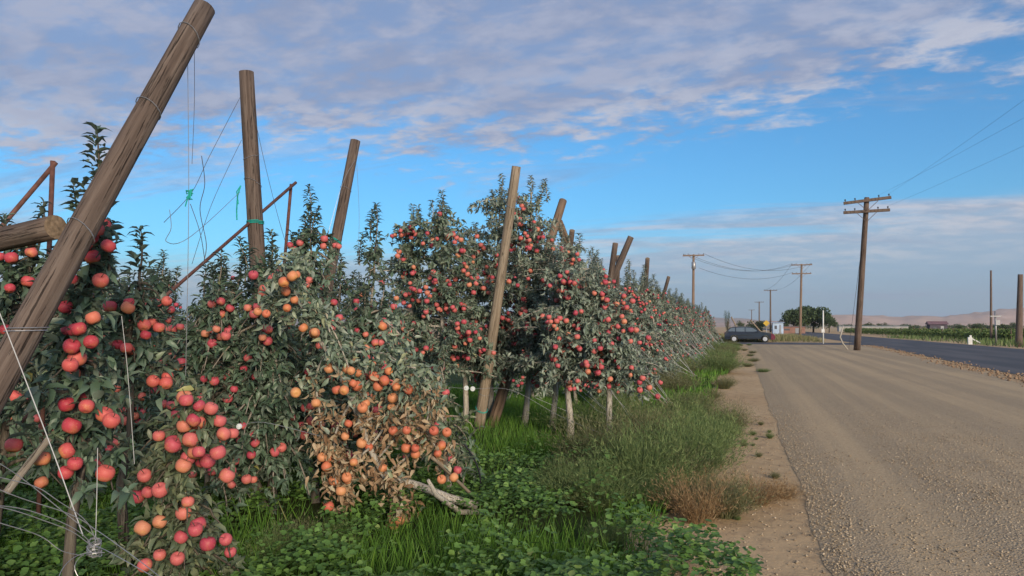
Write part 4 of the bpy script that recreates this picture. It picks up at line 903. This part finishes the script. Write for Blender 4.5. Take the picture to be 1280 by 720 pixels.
# ------------------------------------------------------------------ the car
def car():
    body_m = simple('dark_car_paint', (.022, .026, .036), .3, .5, .1, 3, .3, coat=.6); hood_m = simple('maroon_car_paint', (.14, .018, .035), .32, .5, .1, 3, .2, coat=.6)
    glass = simple('car_glass', (.10, .13, .16), .12, .7, .1, 2); tyre = simple('tyre_rubber', (.02, .02, .021), .85, .2, .2, 20); rim = simple('alloy', (.6, .6, .62), .35, .5, .1, 5, .5)
    chrome = simple('headlamp', (.6, .62, .62), .2, .6, .05, 3)
    p = G(937, 428); e = empty('parked_car', (p.x, p.y + .9, .012), 'dark station wagon with a maroon nose parked at the end of the dirt track', 'car')
    L = 4.5; w = .86
    prof = [(-2.2, .32), (-2.26, .55), (-2.22, .86), (-2.12, .98), (-1.75, 1.36), (-1.5, 1.43), (-.4, 1.46), (.25, 1.42), (.45, 1.36), (1.0, .99), (1.15, .95), (1.9, .84)]
    low = [(1.9, .27), (1.72, .27)]
    def arch(cx, r=.36): return [(cx + r * math.cos(a), .30 + r * math.sin(a)) for a in [math.pi * i / 8 for i in range(9)]]
    bot = [(1.9, .25)] + arch(1.38) + arch(-1.38) + [(-2.0, .25)]
    ring = prof + bot
    def halfw(x, z): return w * (1 - (.22 * max(0, (z - .9) / .56))) * (1 - .08 * max(0, abs(x) - 1.5) ** 2)
    def extr(ring_, mat, name, parent, ins=0):
        m = MB(); n = len(ring_)
        vs = [(x, -halfw(x, z) - ins, z) for x, z in ring_] + [(x, halfw(x, z) + ins, z) for x, z in ring_]
        fs = [tuple(range(n)), tuple(reversed(range(n, 2 * n)))] + [((i + 1) % n, i, i + n, (i + 1) % n + n) for i in range(n)]
        m.add(vs, fs); return m.build(name, mat, parent)
    body = extr(ring, body_m, 'body', e)
    nose = [(1.905, .84), (2.1, .78), (2.24, .66), (2.28, .45), (2.2, .26), (1.905, .25)]; extr(nose, hood_m, 'nose', e)
    wins = [[(-1.95, 1.02), (-1.66, 1.33), (-1.28, 1.36), (-1.28, 1.0)], [(-1.2, 1.0), (-1.2, 1.37), (-.42, 1.39), (-.42, .99)], [(-.34, .99), (-.34, 1.39), (.2, 1.36), (.36, 1.3), (.82, .99)]]
    for ws in wins:
        n = len(ws)
        for s_ in (-1, 1):
            m = MB(); m.add([(x, s_ * (halfw(x, z) + .008), z) for x, z in ws], [tuple(range(n)) if s_ < 0 else tuple(reversed(range(n)))])
            m.build('side_window', glass, e)
    m = MB(); a, b = (.47, 1.33), (.99, 1.0); nx_, nz_ = .012, .012
    m.add([(a[0] + .02, -.6, a[1] + .02), (a[0] + .02, .6, a[1] + .02), (b[0] + .02, .72, b[1] + .01), (b[0] + .02, -.72, b[1] + .01)], [(0, 3, 2, 1)]); m.build('windscreen', glass, e)
    m = MB(); m.add([(-2.11, -.68, 1.02), (-2.11, .68, 1.02), (-1.80, .6, 1.33), (-1.80, -.6, 1.33)], [(0, 1, 2, 3)]); m.build('rear_window', glass, e)
    for x in (-1.38, 1.38):
        for s_ in (-1, 1):
            m = MB(); m.tube([(0, -.1, 0), (0, -.08, 0), (0, .08, 0), (0, .1, 0)], [.27, .31, .31, .27], 20); o = m.build('wheel', tyre, e); o.location = (x, s_ * .76, .31)
            m = MB(); m.tube([(0, s_ * .1, 0), (0, s_ * .112, 0)], .2, 16)
            for k in range(5):
                th = k * 1.2566; m.box((.11 * math.cos(th), s_ * .115, .11 * math.sin(th)), (.17, .02, .035), Matrix.Rotation(-th, 3, 'Y'))
            m.build('rim', rim, o)
    for s_ in (-1, 1):
        m = MB(); m.box((2.16, s_ * .6, .66), (.16, .3, .12)); m.build('headlight', chrome, e)
        m = MB(); m.box((-2.22, s_ * .66, .8), (.08, .16, .26)); m.build('tail_light', hood_m, e)
        m = MB(); m.box((.72, s_ * .93, 1.02), (.14, .16, .1)); m.build('side_mirror', body_m, e)
        m = MB(); m.tube([(-1.5, s_ * .55, 1.46), (-1.3, s_ * .55, 1.5), (0, s_ * .55, 1.5), (.1, s_ * .55, 1.46)], .015, 5); m.build('roof_rail', M['wire'], e)
        m = MB(); m.box((-.38, s_ * (w + .001), .6), (1.6, .012, .05)); m.build('side_trim', M['hose'], e)
car()

# ------------------------------------------------------------------ far side: trees, sheds, vines, brush
def far_tree(u, v, y, wpx, label, seed, squash=1.0, n=2200, mat='fartree', cat='tree', group='trees beyond the road', lowest=.18):
    top = PY(u, v, y); H = top.z; wd = wpx / FPX * y * .5; rng = np.random.default_rng(seed); e = empty('broadleaf_tree', (top.x, y, 0), label, cat, group)
    m = MB(); m.tube([(0, 0, -.1), (.05, 0, H * .3), (0, 0, H * .6)], [max(.12, H * .035), H * .028, .05], 8)
    rd = random.Random(seed)
    for k in range(6): a = rd.uniform(0, 6.28); m.tube([(0, 0, H * .25), (wd * .5 * math.cos(a), wd * .5 * math.sin(a), H * rd.uniform(.5, .8))], [H * .015, .02], 5)
    m.build('trunk', M['bark_dark'], e, True)
    nb = 16; cc = []; 
    for k in range(nb):
        a = rng.uniform(0, 6.28); r = wd * .62 * math.sqrt(rng.random()); z = H * (lowest + .14 + (.68 - lowest) * rng.random()); cc.append((r * math.cos(a), r * math.sin(a), z, rng.uniform(.28, .42)))
    cc = np.array(cc); idx = rng.integers(0, nb, n); q = rng.normal(0, 1, (n, 3)); q /= np.linalg.norm(q, axis=1, keepdims=True); rr = rng.random(n) ** .35
    rad = np.stack([cc[idx, 3] * wd, cc[idx, 3] * wd, cc[idx, 3] * H * .5], 1); pos = cc[idx, :3] + q * rr[:, None] * rad; pos[:, 2] = np.clip(pos[:, 2], .1, H)
    d = q + rng.normal(0, .7, (n, 3)); s_ = wd * .12 * rng.uniform(.5, 1.1, n)
    link('crown', scatter(LEAF_V * np.array([1.6, 1, 1]), LEAF_T, LEAF_Q, pos, d, rng.normal(0, 1, (n, 3)), s_, rng.beta(2, 2, n), 'crown', [M[mat]]), None, e)
far_tree(992, 383, 185, 34, 'left round tree of the dark clump beyond the intersection', 1, n=4200)
far_tree(1016, 381, 190, 46, 'right broad tree of the dark clump beyond the intersection', 2, n=5200)
far_tree(1036, 394, 186, 22, 'small tree at the right foot of the dark clump', 3)
far_tree(909, 386, 90, 9, 'narrow dark tree peeking over the end of the orchard', 4)
far_tree(927, 399, 150, 12, 'low bush tree behind the car roof', 5, lowest=.02)
far_tree(945, 400, 200, 26, 'low tree between the far poles', 6, lowest=.02)
far_tree(1085, 403, 260, 16, 'round bush tree just right of the leaning pole', 7, lowest=.02)
far_tree(1102, 403, 270, 13, 'second small bush tree right of the leaning pole', 8, lowest=.02)
for i, (u, v, w_) in enumerate(((1135, 406, 30), (1200, 406, 14), (1222, 404, 20), (1252, 405, 24), (1268, 402, 12), (1060, 405, 14), (975, 400, 14))):
    far_tree(u, v, 240 + 8 * i, w_, f'{ords[i]} low bush in the tree line below the hills', 20 + i, n=1400, lowest=.0, group='bushes in the far tree line')
for i in range(18):
    u = 1050 + i * 14 + random.uniform(-4, 4); far_tree(u, 405.5 + random.uniform(-.6, 1), 520 + random.uniform(-40, 40), 18, 'hazy low tree in the distant line at the foot of the hills', 50 + i, n=500, lowest=0, group='distant tree line')
for i in range(8):
    u = 925 + i * 14; far_tree(u, 403.5 + random.uniform(-1, 1.5), 460, 16, 'hazy low tree far down the road beyond the far poles', 80 + i, n=500, lowest=0, group='distant trees down the road')
# dry brush beyond the cross road
x, y, rng = veg_area(22000, -4, 7.6, 72.5, 118, 12, lambda a, b: .12 + .88 * (fbm(a, b, .3, 5) > .0), 1.4); o = blades('dry_brush', x, y, rng, .15, .6, 'brush', 1.3)
tag(o, 'tan dry brush across the side road behind the car', 'brush', kind='stuff')
x, y, rng = veg_area(26000, 18.2, 60, 40, 110, 13, lambda a, b: .2 + .6 * (fbm(a, b, .15, 9) > .0)); o = blades('roadside_grass', x, y, rng, .2, .6, 'weed', 2.2); tag(o, 'weedy green grass along the far side of the paved road', 'grass', kind='stuff')
# vine rows across the road
for i in range(7):
    xx = 24 + i * 4.2; rng = np.random.default_rng(300 + i); y0 = 62 if i > 1 else 78; L = 190 - y0; e = empty('vine_row', (xx, y0, 0), f'{ords[i]} green vine row beyond the road counted from the road', 'vine row', 'vine rows across the road')
    n = 9000; yy = L * rng.random(n) ** 1.3; h = rng.random(n) ** .7 * (.75 + .2 * np.sin(yy * 1.3 + i)); pos = np.stack([rng.normal(0, .28, n), yy, h + .1], 1)
    link('foliage', scatter(LEAF_V * np.array([1.5, 1, 1]), LEAF_T, LEAF_Q, pos, rng.normal(0, 1, (n, 3)), rng.normal(0, 1, (n, 3)), rng.uniform(.14, .32, n), rng.beta(2, 2, n), 'foliage', [M['vine']]), None, e)
    m = MB()
    for k in range(0, int(L), 12): m.tube([(0, k, 0), (0, k, 1.25)], .05, 5)
    m.build('trellis', M['polewood'], e)
def shed(u, v, y, w_, h_, d_, col, rcol, label, name='shed', cat='shed', flat=False):
    x_ = PY(u, v, y).x; e = empty(name, (x_, y, 0), label, cat); m = MB(); m.box((0, 0, h_ / 2), (w_, d_, h_)); m.build('wall', simple(name + '_wall', col, .8, .2, .2, 1), e)
    m = MB(); o_ = .25; rz = h_ + .01
    rh = .12 if flat else h_ * .35
    m.add([(-w_ / 2 - o_, -d_ / 2 - o_, rz), (w_ / 2 + o_, -d_ / 2 - o_, rz), (w_ / 2 + o_, d_ / 2 + o_, rz), (-w_ / 2 - o_, d_ / 2 + o_, rz), (-w_ / 2 - o_, 0, rz + rh), (w_ / 2 + o_, 0, rz + rh)], [(0, 1, 5, 4), (2, 3, 4, 5), (0, 4, 3), (1, 2, 5), (0, 3, 2, 1)]); m.build('roof', simple(name + '_roof', rcol, .7, .3, .2, 1), e)
    m = MB(); m.box((w_ * .2, -d_ / 2 - .02, h_ * .42), (w_ * .18, .05, h_ * .8)); m.build('door', M['wire'], e)
    m = MB(); m.box((-w_ * .22, -d_ / 2 - .02, h_ * .6), (w_ * .22, .05, h_ * .3)); m.build('window', M['wire_dark'], e)
shed(1171, 408, 170, 3.2, 1.9, 3, (.08, .07, .09), (.17, .10, .11), 'small dark shed with a reddish roof among the fields')
shed(972, 408, 150, 1.9, 2.2, 4, (.36, .46, .60), (.5, .58, .68), 'pale bluish box trailer parked far down the road', 'box_trailer', 'trailer', True)
shed(990, 408, 165, 5, 1.4, 3, (.25, .14, .11), (.28, .17, .14), 'low brick coloured shed in front of the dark tree clump', 'brick_shed', 'shed', True)
shed(1090, 409, 230, 18, 1.5, 4, (.32, .32, .31), (.55, .55, .53), 'long low pale building right of the leaning pole', 'low_building', 'building', True)
# white scrap by the right vines
m = MB(); m.box((0, 0, .3), (.3, .25, .6)); m.box((.05, 0, .68), (.14, .14, .16)); m.tube([(.1, 0, .5), (.75, 0, .12)], .05, 6); o = m.build('valve_station', WH, None); p = G(1232, 432); o.location = (p.x, p.y + 4, 0); tag(o, 'small white irrigation valve box at the edge of the far vines', 'valve box')

# ------------------------------------------------------------------ haze
HAZE = 1.2e-4
m = MB(); m.box((0, 3600, 150 - 1.5), (13000, 8600, 303)); hz = m.build('haze', (hm_ := bpy.data.materials.new('haze_air')))
hm_.use_nodes = True; t = hm_.node_tree; t.nodes.clear(); pv = t.nodes.new('ShaderNodeVolumePrincipled'); pv.inputs['Density'].default_value = HAZE
pv.inputs['Color'].default_value = (.78, .85, .95, 1); pv.inputs['Anisotropy'].default_value = .2
oo = t.nodes.new('ShaderNodeOutputMaterial'); t.links.new(pv.outputs[0], oo.inputs['Volume']); tag(hz, kind='stuff')
